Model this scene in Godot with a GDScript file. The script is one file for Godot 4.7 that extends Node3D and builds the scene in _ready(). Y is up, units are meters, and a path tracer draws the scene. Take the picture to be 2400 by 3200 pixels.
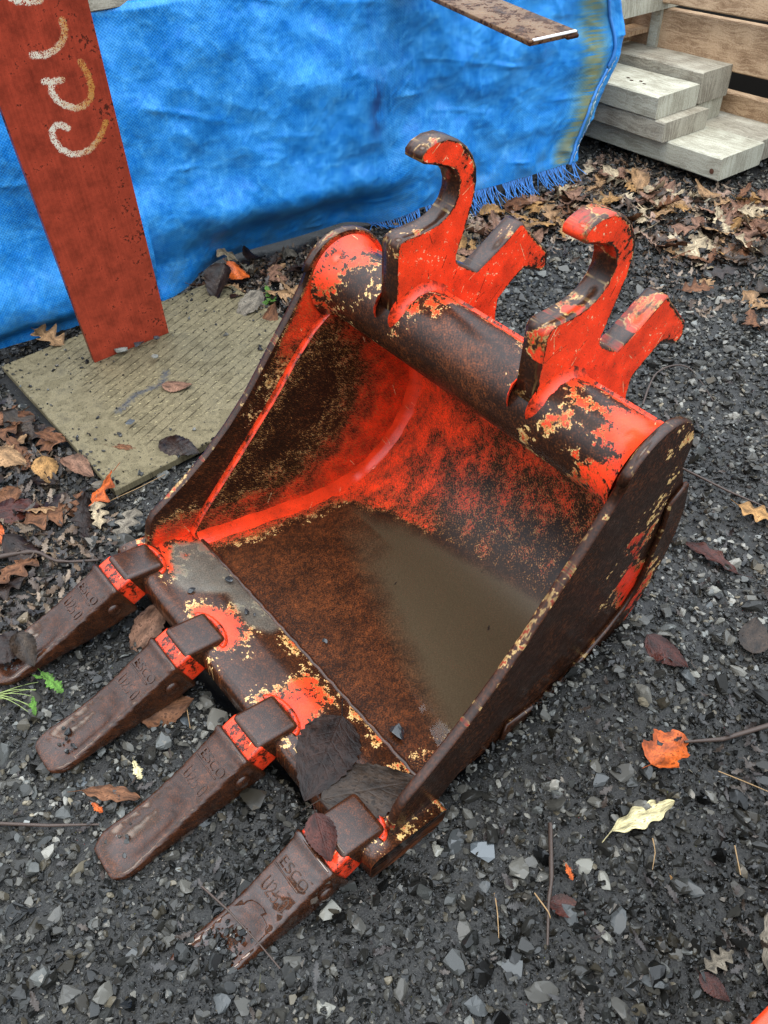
extends Node3D

var rng := RandomNumberGenerator.new()
var NA: PackedByteArray
var NB: PackedByteArray
var NC: PackedByteArray
var NR: PackedByteArray
var ground_noise := FastNoiseLite.new()
var fold_noise := FastNoiseLite.new()
var crease_noise := FastNoiseLite.new()
var M := {}
var used_names := {}

# the bucket's own frame: x across its width, y up from its floor, z towards the teeth
const BO := Vector3(-0.30666, 0.09667, -0.8892)
var BB := Basis(Vector3(0.6180, -0.0658, 0.7834), Vector3(0.1852, 0.9806, -0.0638), Vector3(-0.7640, 0.1845, 0.6182)).orthonormalized()
const WATER_Y := 0.0255
const TUBE_C := Vector2(-0.493, 0.555)   # (z, y) in the bucket's frame
const TUBE_R := 0.073
const TAPER := 0.0507
const TOOTH_W := [-0.3625, -0.1235, 0.119, 0.361]

func _ready() -> void:
	var cam := Camera3D.new()
	cam.name = "camera"
	cam.transform = Transform3D(Basis(Vector3(0.99917, -0.02981, 0.02783), Vector3(0.04078, 0.73027, -0.68194), Vector3(0.0, 0.68251, 0.73088)).orthonormalized(), Vector3(0, 1.34, 0))
	cam.fov = 64.856
	cam.near = 0.05
	cam.far = 400.0
	add_child(cam)
	cam.current = true
	var sky_mat := ProceduralSkyMaterial.new()
	sky_mat.sky_top_color = Color(0.92, 0.96, 1.0)
	sky_mat.sky_energy_multiplier = 2.0
	sky_mat.sky_horizon_color = Color(0.16, 0.175, 0.19)
	sky_mat.sky_curve = 1.1
	sky_mat.ground_bottom_color = Color(0.12, 0.12, 0.12)
	sky_mat.ground_horizon_color = Color(0.3, 0.3, 0.3)
	var sky := Sky.new()
	sky.sky_material = sky_mat
	var env := Environment.new()
	env.background_mode = Environment.BG_SKY
	env.sky = sky
	env.background_energy_multiplier = 1.0
	env.tonemap_mode = Environment.TONE_MAPPER_LINEAR
	env.tonemap_exposure = 1.7
	env.sdfgi_enabled = true
	env.ssao_enabled = true
	env.ssil_enabled = true
	var we := WorldEnvironment.new()
	we.name = "world_environment"
	we.environment = env
	add_child(we)
	var sun := DirectionalLight3D.new()
	sun.name = "overcast_sun"
	sun.light_color = Color(1.0, 0.97, 0.93)
	sun.light_energy = 0.3
	sun.light_angular_distance = 20.0
	sun.shadow_enabled = true
	add_child(sun)
	sun.look_at_from_position(Vector3(-1.2, 4.0, -0.4), Vector3(0, 0, -1.0), Vector3.FORWARD)

	make_noises()
	make_materials()
	build_ground()
	build_timber()
	build_tarp()
	build_board_and_post()
	build_bucket()
	build_bar_and_corner()
	build_gravel()
	build_litter()
	build_details()

# ------------------------------------------------------------------ naming

func numbered(called: String) -> String:
	if not used_names.has(called):
		used_names[called] = 0
		return called
	used_names[called] += 1
	return "%s_%03d" % [called, used_names[called]]

func tag(o: Node, label: String, category: String, group := "") -> void:
	o.set_meta("label", label)
	o.set_meta("category", category)
	if group != "":
		o.set_meta("group", group)

func thing(called: String, label: String, category: String, group := "", at := Transform3D()) -> Node3D:
	var o := Node3D.new()
	o.name = numbered(called)
	o.transform = at
	add_child(o)
	tag(o, label, category, group)
	return o

func part(called: String, mesh: Mesh, mat: Material, parent: Node) -> MeshInstance3D:
	var o := MeshInstance3D.new()
	o.mesh = mesh
	if mat:
		o.material_override = mat
	if parent == self:
		o.name = numbered(called)
		add_child(o)
	else:
		o.name = called
		parent.add_child(o, true)
	return o

# ------------------------------------------------------------------ noise and textures

func noise_bytes(freq: float, oct: int, seed_: int, ridged := false) -> PackedByteArray:
	var n := FastNoiseLite.new()
	n.noise_type = FastNoiseLite.TYPE_SIMPLEX_SMOOTH
	n.frequency = freq
	n.fractal_octaves = oct
	if ridged:
		n.fractal_type = FastNoiseLite.FRACTAL_RIDGED
	n.seed = seed_
	var im := n.get_seamless_image(1024, 1024, false, false, 0.1)
	if im.get_format() != Image.FORMAT_L8:
		im.convert(Image.FORMAT_L8)
	return im.get_data()

func make_noises() -> void:
	NA = noise_bytes(0.011, 5, 11)
	NB = noise_bytes(0.05, 3, 23)
	NC = noise_bytes(0.2, 2, 37)
	NR = noise_bytes(0.009, 4, 53, true)
	ground_noise.seed = 5
	ground_noise.frequency = 1.6
	ground_noise.fractal_octaves = 4
	fold_noise.seed = 9
	fold_noise.frequency = 1.3
	fold_noise.fractal_octaves = 3
	crease_noise.seed = 19
	crease_noise.frequency = 3.0
	crease_noise.fractal_type = FastNoiseLite.FRACTAL_RIDGED
	crease_noise.fractal_octaves = 4

func tex(w: int, h: int, data: PackedByteArray) -> ImageTexture:
	return ImageTexture.create_from_image(Image.create_from_data(w, h, false, Image.FORMAT_RGB8, data))

# A worn steel surface: where the field is above zero it carries paint, below it is rust, with bare primer along the torn edge.
# field(u, v) -> Color(paint, silt, rust warmth, primer width); returns [colour, (height, roughness)]
func paint_tex(w: int, h: int, field: Callable, seed_: int, scratches := 0, chips := 1.0, amp := 1.0, paint := Color8(232, 62, 30), mixing := Vector3(0.0036, 0.0034, 0.0020), mud := Color8(86, 74, 56), streak := 0.0, soot := 0.0) -> Array:
	var lw := maxi(2, w / 8)
	var lh := maxi(2, h / 8)
	var low := Image.create(lw, lh, false, Image.FORMAT_RGBAF)
	for y in lh:
		for x in lw:
			low.set_pixel(x, y, field.call((x + 0.5) / lw, (y + 0.5) / lh))
	low.resize(w, h, Image.INTERPOLATE_BILINEAR)
	var f := low.get_data().to_float32_array()
	var r := RandomNumberGenerator.new()
	r.seed = seed_
	for k in scratches:
		var x0 := r.randf() * w
		var y0 := r.randf() * h
		var ang := r.randf_range(-0.5, 0.5) + (0.9 if r.randf() < 0.6 else 2.4)
		var ln := int(r.randf_range(8, 50) * (2.0 if r.randf() < 0.15 else 1.0))
		var deep := -0.03 if r.randf() < 0.6 else -0.5
		for t in ln:
			var px := int(x0 + cos(ang) * t)
			var py := int(y0 + sin(ang) * t)
			if px >= 0 and py >= 0 and px < w - 1 and py < h:
				var q := (py * w + px) * 4
				if f[q] > 0.1 and r.randf() < 0.88:
					if deep > -0.1:
						f[q + 3] = 9.0
						f[q + 7] = 9.0
					else:
						f[q] = deep
						f[q + 4] = deep
	var oa := r.randi() & 1048575
	var ob := r.randi() & 1048575
	var col := PackedByteArray()
	col.resize(w * h * 3)
	var aux := PackedByteArray()
	aux.resize(w * h * 3)
	var pr := paint.r * 255.0
	var pg := paint.g * 255.0
	var pb := paint.b * 255.0
	var ma := mixing.x * amp
	var mb := mixing.y * amp
	var mc := mixing.z * amp
	var i := 0
	var chip_at := 203.0 - 12.0 * (chips - 1.0)
	for y in h:
		var row := y << 10
		for x in w:
			var j := row + (x & 1023)
			var a: float = NA[(j + oa) & 1048575] - 128.0
			var b: float = NB[(j + ob) & 1048575] - 128.0
			var c: float = NC[(j + oa) & 1048575] - 128.0
			var q := i * 4
			var fp := f[q]
			if streak > 0.0:
				c += (NC[((((y * 3 + x * 2) >> 1) & 1023) << 10) + (((x * 2 - y * 3) >> 4) & 1023)] - 128.0) * streak
			var m := fp + (a * ma + b * mb + c * mc)
			var red: float
			var gre: float
			var blu: float
			var hgt: float
			var rou: float
			var chip := b * 0.55 + c * 0.6 + 128.0
			if f[q + 3] > 8.0:
				var t := clampf(0.75 + b * 0.008 + c * 0.004, 0.0, 1.0)
				red = lerpf(176, 226, t)
				gre = lerpf(110, 200, t)
				blu = lerpf(60, 156, t)
				hgt = 150
				rou = 130
			elif chips > 1.9 and m > 0.05 and b * 0.8 + a * 0.35 + c * 0.3 > 76.0:
				red = 214 + c * 0.2
				gre = 182 + c * 0.2
				blu = 138 + c * 0.2
				hgt = 155
				rou = 130
			elif m > 0.0 and not (chip > chip_at and fp < 1.4):
				var k := 0.94 + a * 0.0012 + c * 0.0007
				var dirt := clampf(0.40 + soot - m * (1.3 - soot * 0.4), 0.0, 0.5 + soot * 0.6) + clampf((chip - 178.0) * 0.012, 0.0, 0.35)
				red = lerpf(pr * k, 92, dirt)
				gre = lerpf(pg * k, 48, dirt)
				blu = lerpf(pb * k, 34, dirt)
				hgt = 185 + c * 0.10
				rou = 70 + dirt * 160 + b * 0.25
			elif m > -0.11 * f[q + 3] * clampf(0.55 + a * 0.016 + b * 0.010, 0.05, 1.8) and m <= 0.0:
				var t := clampf(0.5 + b * 0.011 + c * 0.005, 0.0, 1.0)
				red = lerpf(136, 206, t) + c * 0.2
				gre = lerpf(82, 172, t) + c * 0.2
				blu = lerpf(36, 112, t) + c * 0.2
				hgt = 150 + c * 0.2
				rou = 130
			else:
				var t := f[q + 2] + (a * 0.0022 + c * 0.0046 + b * 0.0026)
				var old := clampf(m + 0.45, 0.0, 0.35) * 0.8
				t = clampf(t + old * 0.5, 0.0, 1.2)
				red = 35 + t * 72
				gre = 20 + t * 36
				blu = 13 + t * 15
				if soot > 0.0:
					var oc := clampf(1.0 + (m + c * 0.0012) * 3.0, 0.0, 1.0)
					oc = oc * oc * minf(soot * 2.2, 0.8)
					red = lerpf(red, 128 + c * 0.3, oc)
					gre = lerpf(gre, 84 + c * 0.3, oc)
					blu = lerpf(blu, 42 + c * 0.2, oc)
				hgt = 96 + c * 0.55 + b * 0.12
				rou = 142 - c * 0.35 - b * 0.5 + a * 0.7
			var s := f[q + 1]
			if s > 0.003:
				s = clampf(s * (1.0 + (a * 0.006 + c * 0.006) * (1.0 - s)), 0.0, 0.97)
				red = lerpf(red, mud.r * 255.0 + c * 0.05, s)
				gre = lerpf(gre, mud.g * 255.0 + c * 0.05, s)
				blu = lerpf(blu, mud.b * 255.0 + c * 0.05, s)
				hgt = lerpf(hgt, 140, s)
				rou = lerpf(rou, 110, s)
			var o := i * 3
			col[o] = int(clampf(red, 0, 255))
			col[o + 1] = int(clampf(gre, 0, 255))
			col[o + 2] = int(clampf(blu, 0, 255))
			aux[o] = int(clampf(hgt, 0, 255))
			aux[o + 1] = int(clampf(rou, 20, 250))
			aux[o + 2] = 0
			i += 1
	return [tex(w, h, col), tex(w, h, aux)]

func textured(pair: Array, relief := 0.15, specular := 0.22) -> StandardMaterial3D:
	var m := StandardMaterial3D.new()
	m.albedo_texture = pair[0]
	m.roughness = 1.0
	m.roughness_texture = pair[1]
	m.roughness_texture_channel = BaseMaterial3D.TEXTURE_CHANNEL_GREEN
	m.heightmap_enabled = true
	m.heightmap_texture = pair[1]
	m.heightmap_scale = relief
	m.metallic_specular = specular
	m.cull_mode = BaseMaterial3D.CULL_DISABLED
	return m

func plain(c: Color, rough := 0.7) -> StandardMaterial3D:
	var m := StandardMaterial3D.new()
	m.albedo_color = c
	m.roughness = rough
	m.cull_mode = BaseMaterial3D.CULL_DISABLED
	return m

func triplanar(m: StandardMaterial3D, per_metre: float) -> StandardMaterial3D:
	m.uv1_triplanar = true
	m.uv1_scale = Vector3.ONE * per_metre
	return m

func sd_poly(p: Vector2, poly: PackedVector2Array) -> float:   # positive inside
	var d := 1e9
	var inside := false
	var n := poly.size()
	var j := n - 1
	for i in n:
		var a := poly[i]
		var b := poly[j]
		var e := b - a
		var w := p - a
		d = minf(d, (w - e * clampf(w.dot(e) / maxf(e.length_squared(), 1e-9), 0, 1)).length_squared())
		if (a.y > p.y) != (b.y > p.y) and p.x < (b.x - a.x) * (p.y - a.y) / (b.y - a.y) + a.x:
			inside = not inside
		j = i
	return sqrt(d) * (1.0 if inside else -1.0)

func sd_line(p: Vector2, line: PackedVector2Array) -> float:
	var d := 1e9
	for i in line.size() - 1:
		var a := line[i]
		var e := line[i + 1] - a
		var w := p - a
		d = minf(d, (w - e * clampf(w.dot(e) / maxf(e.length_squared(), 1e-9), 0, 1)).length_squared())
	return sqrt(d)

# ------------------------------------------------------------------ the bucket's outlines, as (z, y) in its own frame

var STRIP_LINE := PackedVector2Array([Vector2(-0.150, 0.012), Vector2(-0.174, 0.058), Vector2(-0.259, 0.190), Vector2(-0.331, 0.306), Vector2(-0.379, 0.395), Vector2(-0.418, 0.456), Vector2(-0.443, 0.482)])
var SHELL_IN := PackedVector2Array([Vector2(-0.158, -0.007), Vector2(-0.25, -0.007), Vector2(-0.35, -0.006), Vector2(-0.45, -0.004), Vector2(-0.52, 0.006), Vector2(-0.575, 0.024), Vector2(-0.625, 0.052), Vector2(-0.668, 0.092), Vector2(-0.70, 0.14), Vector2(-0.722, 0.196), Vector2(-0.732, 0.255), Vector2(-0.727, 0.32), Vector2(-0.708, 0.385), Vector2(-0.672, 0.45), Vector2(-0.62, 0.515), Vector2(-0.565, 0.57), Vector2(-0.535, 0.60)])
var EAR := PackedVector2Array([Vector2(-0.424, 0.59), Vector2(-0.418, 0.63), Vector2(-0.403, 0.712), Vector2(-0.407, 0.724), Vector2(-0.420, 0.731), Vector2(-0.445, 0.735), Vector2(-0.470, 0.741), Vector2(-0.490, 0.748), Vector2(-0.507, 0.760), Vector2(-0.519, 0.777), Vector2(-0.523, 0.796), Vector2(-0.520, 0.812), Vector2(-0.512, 0.825), Vector2(-0.500, 0.836), Vector2(-0.485, 0.842), Vector2(-0.468, 0.845), Vector2(-0.452, 0.848), Vector2(-0.434, 0.850), Vector2(-0.423, 0.855), Vector2(-0.421, 0.865), Vector2(-0.430, 0.876), Vector2(-0.450, 0.886), Vector2(-0.476, 0.890), Vector2(-0.502, 0.885), Vector2(-0.526, 0.873), Vector2(-0.546, 0.857), Vector2(-0.561, 0.837), Vector2(-0.569, 0.814), Vector2(-0.571, 0.785), Vector2(-0.569, 0.755), Vector2(-0.563, 0.715), Vector2(-0.558, 0.682), Vector2(-0.561, 0.671), Vector2(-0.572, 0.662), Vector2(-0.625, 0.642), Vector2(-0.677, 0.683), Vector2(-0.718, 0.721), Vector2(-0.730, 0.722), Vector2(-0.742, 0.712), Vector2(-0.83, 0.655), Vector2(-0.838, 0.645), Vector2(-0.842, 0.622), Vector2(-0.836, 0.612), Vector2(-0.825, 0.610), Vector2(-0.768, 0.624), Vector2(-0.742, 0.602), Vector2(-0.712, 0.568), Vector2(-0.716, 0.54), Vector2(-0.728, 0.50), Vector2(-0.735, 0.42), Vector2(-0.70, 0.41), Vector2(-0.60, 0.52), Vector2(-0.50, 0.56)])

func strip_z(y: float) -> float:    # z of the line where the cutter strip meets the side wall, at height y
	for i in STRIP_LINE.size() - 1:
		if y <= STRIP_LINE[i + 1].y:
			return lerpf(STRIP_LINE[i].x, STRIP_LINE[i + 1].x, clampf((y - STRIP_LINE[i].y) / (STRIP_LINE[i + 1].y - STRIP_LINE[i].y), 0, 1))
	return -0.443 - (y - 0.482) * 0.8

func strip_outline() -> PackedVector2Array:
	var p := PackedVector2Array([Vector2(-0.053, -0.012), Vector2(-0.053, 0.03), Vector2(-0.056, 0.062), Vector2(-0.066, 0.084), Vector2(-0.10, 0.114), Vector2(-0.14, 0.150), Vector2(-0.19, 0.202), Vector2(-0.235, 0.260), Vector2(-0.275, 0.320), Vector2(-0.305, 0.377), Vector2(-0.335, 0.436), Vector2(-0.365, 0.492), Vector2(-0.388, 0.540), Vector2(-0.404, 0.580)])
	for k in 15:
		var a := deg_to_rad(12.0 + k * 168.0 / 14.0)
		p.append(TUBE_C + Vector2(cos(a), sin(a)) * 0.101)
	p.append_array(PackedVector2Array([Vector2(-0.598, 0.49), Vector2(-0.603, 0.42), Vector2(-0.598, 0.375), Vector2(-0.572, 0.335), Vector2(-0.548, 0.282), Vector2(-0.520, 0.232), Vector2(-0.45, 0.186), Vector2(-0.365, 0.146), Vector2(-0.28, 0.085), Vector2(-0.20, 0.020), Vector2(-0.17, -0.012)]))
	return p

func shell_out() -> PackedVector2Array:
	var o := PackedVector2Array()
	var n := SHELL_IN.size()
	for i in n:
		var t := (SHELL_IN[mini(i + 1, n - 1)] - SHELL_IN[maxi(i - 1, 0)]).normalized()
		o.append(SHELL_IN[i] + Vector2(t.y, -t.x) * -0.020)
	return o

# ------------------------------------------------------------------ materials

func make_materials() -> void:
	# inside of the left wall: (z, y) laid over the whole side
	var rust_patch := PackedVector2Array([Vector2(-0.165, 0.062), Vector2(-0.301, 0.250), Vector2(-0.381, 0.385), Vector2(-0.440, 0.436), Vector2(-0.500, 0.390), Vector2(-0.530, 0.300), Vector2(-0.490, 0.195), Vector2(-0.415, 0.130), Vector2(-0.31, 0.095), Vector2(-0.207, 0.062)])
	var outline := strip_outline()
	var left_field := func(u: float, v: float) -> Color:
		var p := Vector2(lerpf(-0.82, 0.0, u), lerpf(0.69, -0.07, v))
		if p.x > strip_z(p.y):
			var e := sd_poly(p, outline)
			var k := -1.2
			var wid := 1.0
			k = maxf(k, clampf((p.y - 0.40) * 9.0, -1.2, 0.9))
			k = maxf(k, clampf((0.052 - p.y) * 22.0, -1.2, 0.9))
			if p.y > 0.24 and p.y < 0.43:
				k = maxf(k, -0.28 - absf(p.y - 0.385) * 3.0 - maxf(0.0, p.x - strip_z(p.y) - 0.05) * 16.0)
				wid = 2.6
			k -= clampf((0.017 - e) * 90.0, 0.0, 2.0)
			return Color(k, 0.0, 0.16, wid)
		var d := sd_poly(p, rust_patch)
		var k2 := clampf(-d * 7.0 - 0.22, -1.1, 0.62)
		if p.y < 0.07 and p.x > -0.45:
			k2 = maxf(k2, 0.2)
		var near := clampf(1.0 - absf(d + 0.02) * 11.0, 0.0, 1.0)
		return Color(k2 - 0.12 * clampf((p.x + 0.5) * 2.0, 0.0, 0.5), 0.0, 0.12 + 0.1 * near, 0.15 + 0.7 * near)
	M.side_left = textured(paint_tex(1024, 960, left_field, 3, 70, 1.6, 1.0, Color8(232, 62, 30), Vector3(0.0026, 0.0016, 0.0030), Color8(86, 74, 56), 1.2, 0.36), 0.10)
	# outside of both walls
	var out_field := func(u: float, v: float) -> Color:
		var p := Vector2(lerpf(-0.82, 0.0, u), lerpf(0.69, -0.07, v))
		var k := -1.3
		var wid := 1.0
		if p.y > 0.36:
			k = -0.42 - absf(p.x + 0.545 + (p.y - 0.5) * 0.25) * 6.0
			wid = 1.6
		if p.x < strip_z(p.y) - 0.12 and p.y < 0.42:
			k = maxf(k, 0.20 - absf(p.y - 0.24 + (p.x + 0.64) * -1.6) * 5.0)
		return Color(k, 0.0, 0.05, wid)
	M.side_out = textured(paint_tex(512, 480, out_field, 4, 20, 1.0, 1.0, Color8(200, 46, 24)), 0.15)
	# the floor and the back, (across, along the curve)
	var arc := [0.0]
	for i in SHELL_IN.size() - 1:
		arc.append(arc[i] + SHELL_IN[i].distance_to(SHELL_IN[i + 1]))
	var shell_field := func(u: float, v: float) -> Color:
		var w := lerpf(-0.42, 0.42, u)
		var a: float = v * arc[-1]
		var i := 0
		while i < arc.size() - 2 and arc[i + 1] < a:
			i += 1
		var p := SHELL_IN[i].lerp(SHELL_IN[i + 1], (a - arc[i]) / (arc[i + 1] - arc[i]))
		var y := (BB * Vector3(w, p.y, p.x)).y + BO.y
		var depth := WATER_Y - y
		var silt := clampf((depth + 0.003) * (55.0 if p.x > -0.52 else 90.0), 0.0, 1.0)
		silt = silt * silt * (3.0 - 2.0 * silt)
		var k := -1.3
		var warm := 0.40
		if p.x < -0.53:
			warm = 0.10
			k = 0.50 - 1.35 * (w + 0.28) - 1.9 * maxf(0.0, 0.27 - p.y) * clampf((w + 0.30) * 4.0, 0.0, 1.0)
			k = clampf(k, -0.9, 0.8)
			if depth > -0.004:
				k -= 1.4 * clampf((depth + 0.004) * 150.0, 0.0, 1.0)
				warm = 0.2
		var wall := 0.385 + TAPER * p.x - absf(w)
		if wall < 0.075 and p.x > -0.6:
			k = maxf(k, lerpf(0.30, -0.6, clampf((wall - 0.034) * 30.0, 0.0, 1.0)))
			if w > 0.2:
				k -= 0.35
		return Color(k, silt, warm, 0.4 + (1.6 if wall < 0.08 else 0.0))
	M.shell = textured(paint_tex(1024, 1024, shell_field, 5, 30, 1.6, 1.0, Color8(232, 62, 30), Vector3(0.0034, 0.0030, 0.0046), Color8(72, 61, 46), 0.5, 0.40), 0.10)
	# the top of the cutting edge, (across, from the rear weld to the front)
	var silt_zone := PackedVector2Array([Vector2(-0.385, -0.10), Vector2(-0.36, -0.165), Vector2(-0.05, -0.168), Vector2(-0.05, -0.135), Vector2(-0.095, -0.105), Vector2(-0.19, -0.118), Vector2(-0.24, -0.05), Vector2(-0.27, -0.043), Vector2(-0.33, -0.067)])
	var o1 := PackedVector2Array([Vector2(-0.435, -0.058), Vector2(-0.44, -0.17), Vector2(-0.350, -0.17), Vector2(-0.362, -0.135), Vector2(-0.392, -0.10), Vector2(-0.350, -0.080), Vector2(-0.30, -0.070), Vector2(-0.30, -0.055)])
	var o2 := PackedVector2Array([Vector2(-0.18, -0.041), Vector2(-0.17, -0.085), Vector2(-0.124, -0.110), Vector2(-0.092, -0.102), Vector2(-0.058, -0.062), Vector2(-0.06, -0.03)])
	var o3 := PackedVector2Array([Vector2(0.060, -0.030), Vector2(0.074, -0.081), Vector2(0.060, -0.145), Vector2(0.158, -0.140), Vector2(0.160, -0.101), Vector2(0.190, -0.057), Vector2(0.18, -0.03)])
	var o4 := PackedVector2Array([Vector2(0.36, -0.02), Vector2(0.40, -0.02), Vector2(0.42, -0.17), Vector2(0.30, -0.17), Vector2(0.345, -0.11), Vector2(0.385, -0.06)])
	var blade_field := func(u: float, v: float) -> Color:
		var p := Vector2(lerpf(-0.45, 0.45, u), lerpf(-0.17, 0.01, v))
		var k := -1.2
		k = maxf(k, clampf(sd_poly(p, o1) * 30.0, -1.2, 0.9))
		k = maxf(k, clampf(sd_poly(p, o2) * 24.0 - 0.05, -1.2, 0.6))
		k = maxf(k, clampf(sd_poly(p, o3) * 18.0 - 0.22, -1.2, 0.45))
		k = maxf(k, clampf(sd_poly(p, o4) * 14.0 - 0.42, -1.2, 0.2))
		k = maxf(k, 0.45 - p.distance_to(Vector2(-0.335, -0.108)) * 45.0)
		k = maxf(k, -0.25 - absf(p.y + 0.163) * 20.0 + (0.35 if p.x > -0.36 and p.x < -0.29 else 0.0))
		var silt := clampf(sd_poly(p, silt_zone) * 60.0 + 0.3, 0.0, 0.85)
		return Color(k, (silt if k < 0.2 else silt * 0.2) * 0.88, 0.30, 2.4)
	M.blade = textured(paint_tex(1024, 224, blade_field, 6, 0, 1.0, 1.0, Color8(232, 62, 30), Vector3(0.0036, 0.0040, 0.0030), Color8(98, 97, 90)), 0.12)
	# the cross tube, (around, across)
	var tube_field := func(u: float, v: float) -> Color:
		var ang := u * 360.0 if u < 0.722 else u * 360.0 - 360.0       # 0 towards the teeth, 90 up
		var w := lerpf(-0.40, 0.40, v)
		var k := -1.3
		var wid := 1.0
		var end_l := w + 0.385
		var end_r := 0.385 - w
		k = maxf(k, 0.75 - end_l * 9.5 - clampf((70.0 - ang) * 0.007, -0.1, 0.5))
		k = maxf(k, 0.80 - end_r * 8.0 - clampf((60.0 - ang) * 0.005, -0.1, 0.35))
		if end_l < 0.2 or end_r < 0.22:
			wid = 2.6
		if ang > 100.0 and ang < 250.0:
			k = maxf(k, 0.55 - absf(ang - 178.0) * 0.008)
			wid = 2.0
		for c in [-0.1715, 0.1655]:
			k = maxf(k, 0.32 - absf(w - c - 0.02) * 11.0 + clampf((ang - 80.0) * 0.012, -1.6, 0.25))
		k = maxf(k, -0.30 + clampf((ang - 60.0) * 0.006, -0.9, 0.1) - maxf(0.0, 0.18 - w) * 6.0)
		return Color(k, 0.0, 0.22 + 0.35 * exp(-pow((w - 0.03) / 0.06, 2.0) - pow((ang - 25.0) / 28.0, 2.0)) + 0.3 * exp(-pow((w + 0.045) / 0.03, 2.0) - pow((ang - 45.0) / 16.0, 2.0)), wid)
	M.tube = textured(paint_tex(512, 768, tube_field, 7, 70, 1.0, 1.0, Color8(232, 62, 30), Vector3(0.0065, 0.005, 0.0025), Color8(98, 84, 62), 0.8), 0.10)
	# the lifting ears: (z, y) over the ear
	var ear_field := func(u: float, v: float) -> Color:
		var p := Vector2(lerpf(-0.86, -0.39, u), lerpf(0.90, 0.40, v))
		var e := sd_poly(p, EAR)
		var k := clampf(0.95 - clampf((0.008 - e) * 230.0, 0.0, 1.7), -0.8, 1.2)
		var on_hook := clampf((p.y - 0.72) * 8.0, 0.0, 1.0) * clampf((-0.48 - p.x) * 20.0, 0.0, 1.0)
		k -= on_hook * 0.82
		if p.x < -0.70:
			k -= 0.66 * clampf((-0.70 - p.x) * 12.0, 0.0, 1.0)
		return Color(k, 0.0, 0.12, 1.8)
	M.ear_a = textured(paint_tex(640, 680, ear_field, 8, 60, 2.0, 1.0, Color8(236, 66, 32), Vector3(0.0032, 0.0036, 0.0018), Color8(86, 74, 56), 0.6), 0.06)
	M.ear_b = textured(paint_tex(640, 680, ear_field, 81, 70, 2.0, 1.0, Color8(236, 66, 32), Vector3(0.0032, 0.0036, 0.0018), Color8(86, 74, 56), 0.6), 0.06)
	M.rust = triplanar(textured(paint_tex(512, 512, func(_u, _v): return Color(-2.0, 0.0, 0.22, 1.0), 9, 0), 0.18), 3.0)
	M.rust_tooth = triplanar(textured(paint_tex(512, 512, func(_u, _v): return Color(-2.0, 0.0, 0.24, 1.0), 91, 0, 1.0, 1.6), 0.16), 3.0)
	M.rust_tooth.metallic_specular = 0.3
	M.rust_wet = M.rust_tooth.duplicate()
	M.rust_wet.roughness = 0.42
	M.rust_wet.heightmap_scale = 0.12
	M.rust_wet.metallic_specular = 0.5
	M.rust_tooth.roughness = 0.5
	M.rust_bar = triplanar(textured(paint_tex(256, 256, func(_u, _v): return Color(0.3, 0.0, 0.3, 0.3), 93, 0, 1.6, 2.0, Color8(104, 80, 56)), 0.10), 2.5)
	M.rust_dark = triplanar(textured(paint_tex(256, 256, func(_u, _v): return Color(-2.0, 0.0, 0.10, 1.0), 92, 0), 0.12), 2.5)
	M.rim = triplanar(textured(paint_tex(512, 512, func(_u, _v): return Color(-0.62, 0.0, 0.22, 1.3), 10, 0, 1.0, 1.6, Color8(232, 62, 30), Vector3(0.0040, 0.003, 0.001)), 0.10), 1.6)
	M.rim_worn = triplanar(textured(paint_tex(512, 512, func(_u, _v): return Color(-0.42, 0.0, 0.22, 1.5), 12, 0, 1.0, 2.0, Color8(232, 62, 30), Vector3(0.0045, 0.002, 0.0008)), 0.10), 1.5)
	M.rim.roughness = 0.6
	M.rim_worn.roughness = 0.6
	M.rim.metallic_specular = 0.5
	M.rim_worn.metallic_specular = 0.5
	M.paint = triplanar(textured(paint_tex(512, 512, func(_u, _v): return Color(0.62, 0.0, 0.15, 1.2), 13, 12, 1.8), 0.10), 3.0)
	M.paint_worn = triplanar(textured(paint_tex(512, 512, func(_u, _v): return Color(0.34, 0.0, 0.2, 1.4), 14, 12, 1.4, 1.6), 0.12), 4.0)
	for film in [["rust_tooth", 0.7, 0.24], ["rust_wet", 1.0, 0.06], ["blade", 0.6, 0.22], ["tube", 0.5, 0.25], ["rim", 0.6, 0.22], ["rim_worn", 0.6, 0.22], ["shell", 0.35, 0.3], ["ear_a", 0.4, 0.2], ["ear_b", 0.4, 0.2], ["paint", 0.5, 0.2], ["paint_worn", 0.5, 0.2], ["side_out", 0.4, 0.25], ["side_left", 0.3, 0.3]]:
		var fm: StandardMaterial3D = M[film[0]]
		fm.clearcoat_enabled = true
		fm.clearcoat = film[1]
		fm.clearcoat_roughness = film[2]
		fm.metallic_specular = 0.12
	var water := StandardMaterial3D.new()
	water.albedo_color = Color(0.30, 0.26, 0.20, 0.03)
	water.transparency = BaseMaterial3D.TRANSPARENCY_ALPHA
	water.roughness = 0.04
	water.metallic_specular = 0.3
	M.water = water
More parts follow.
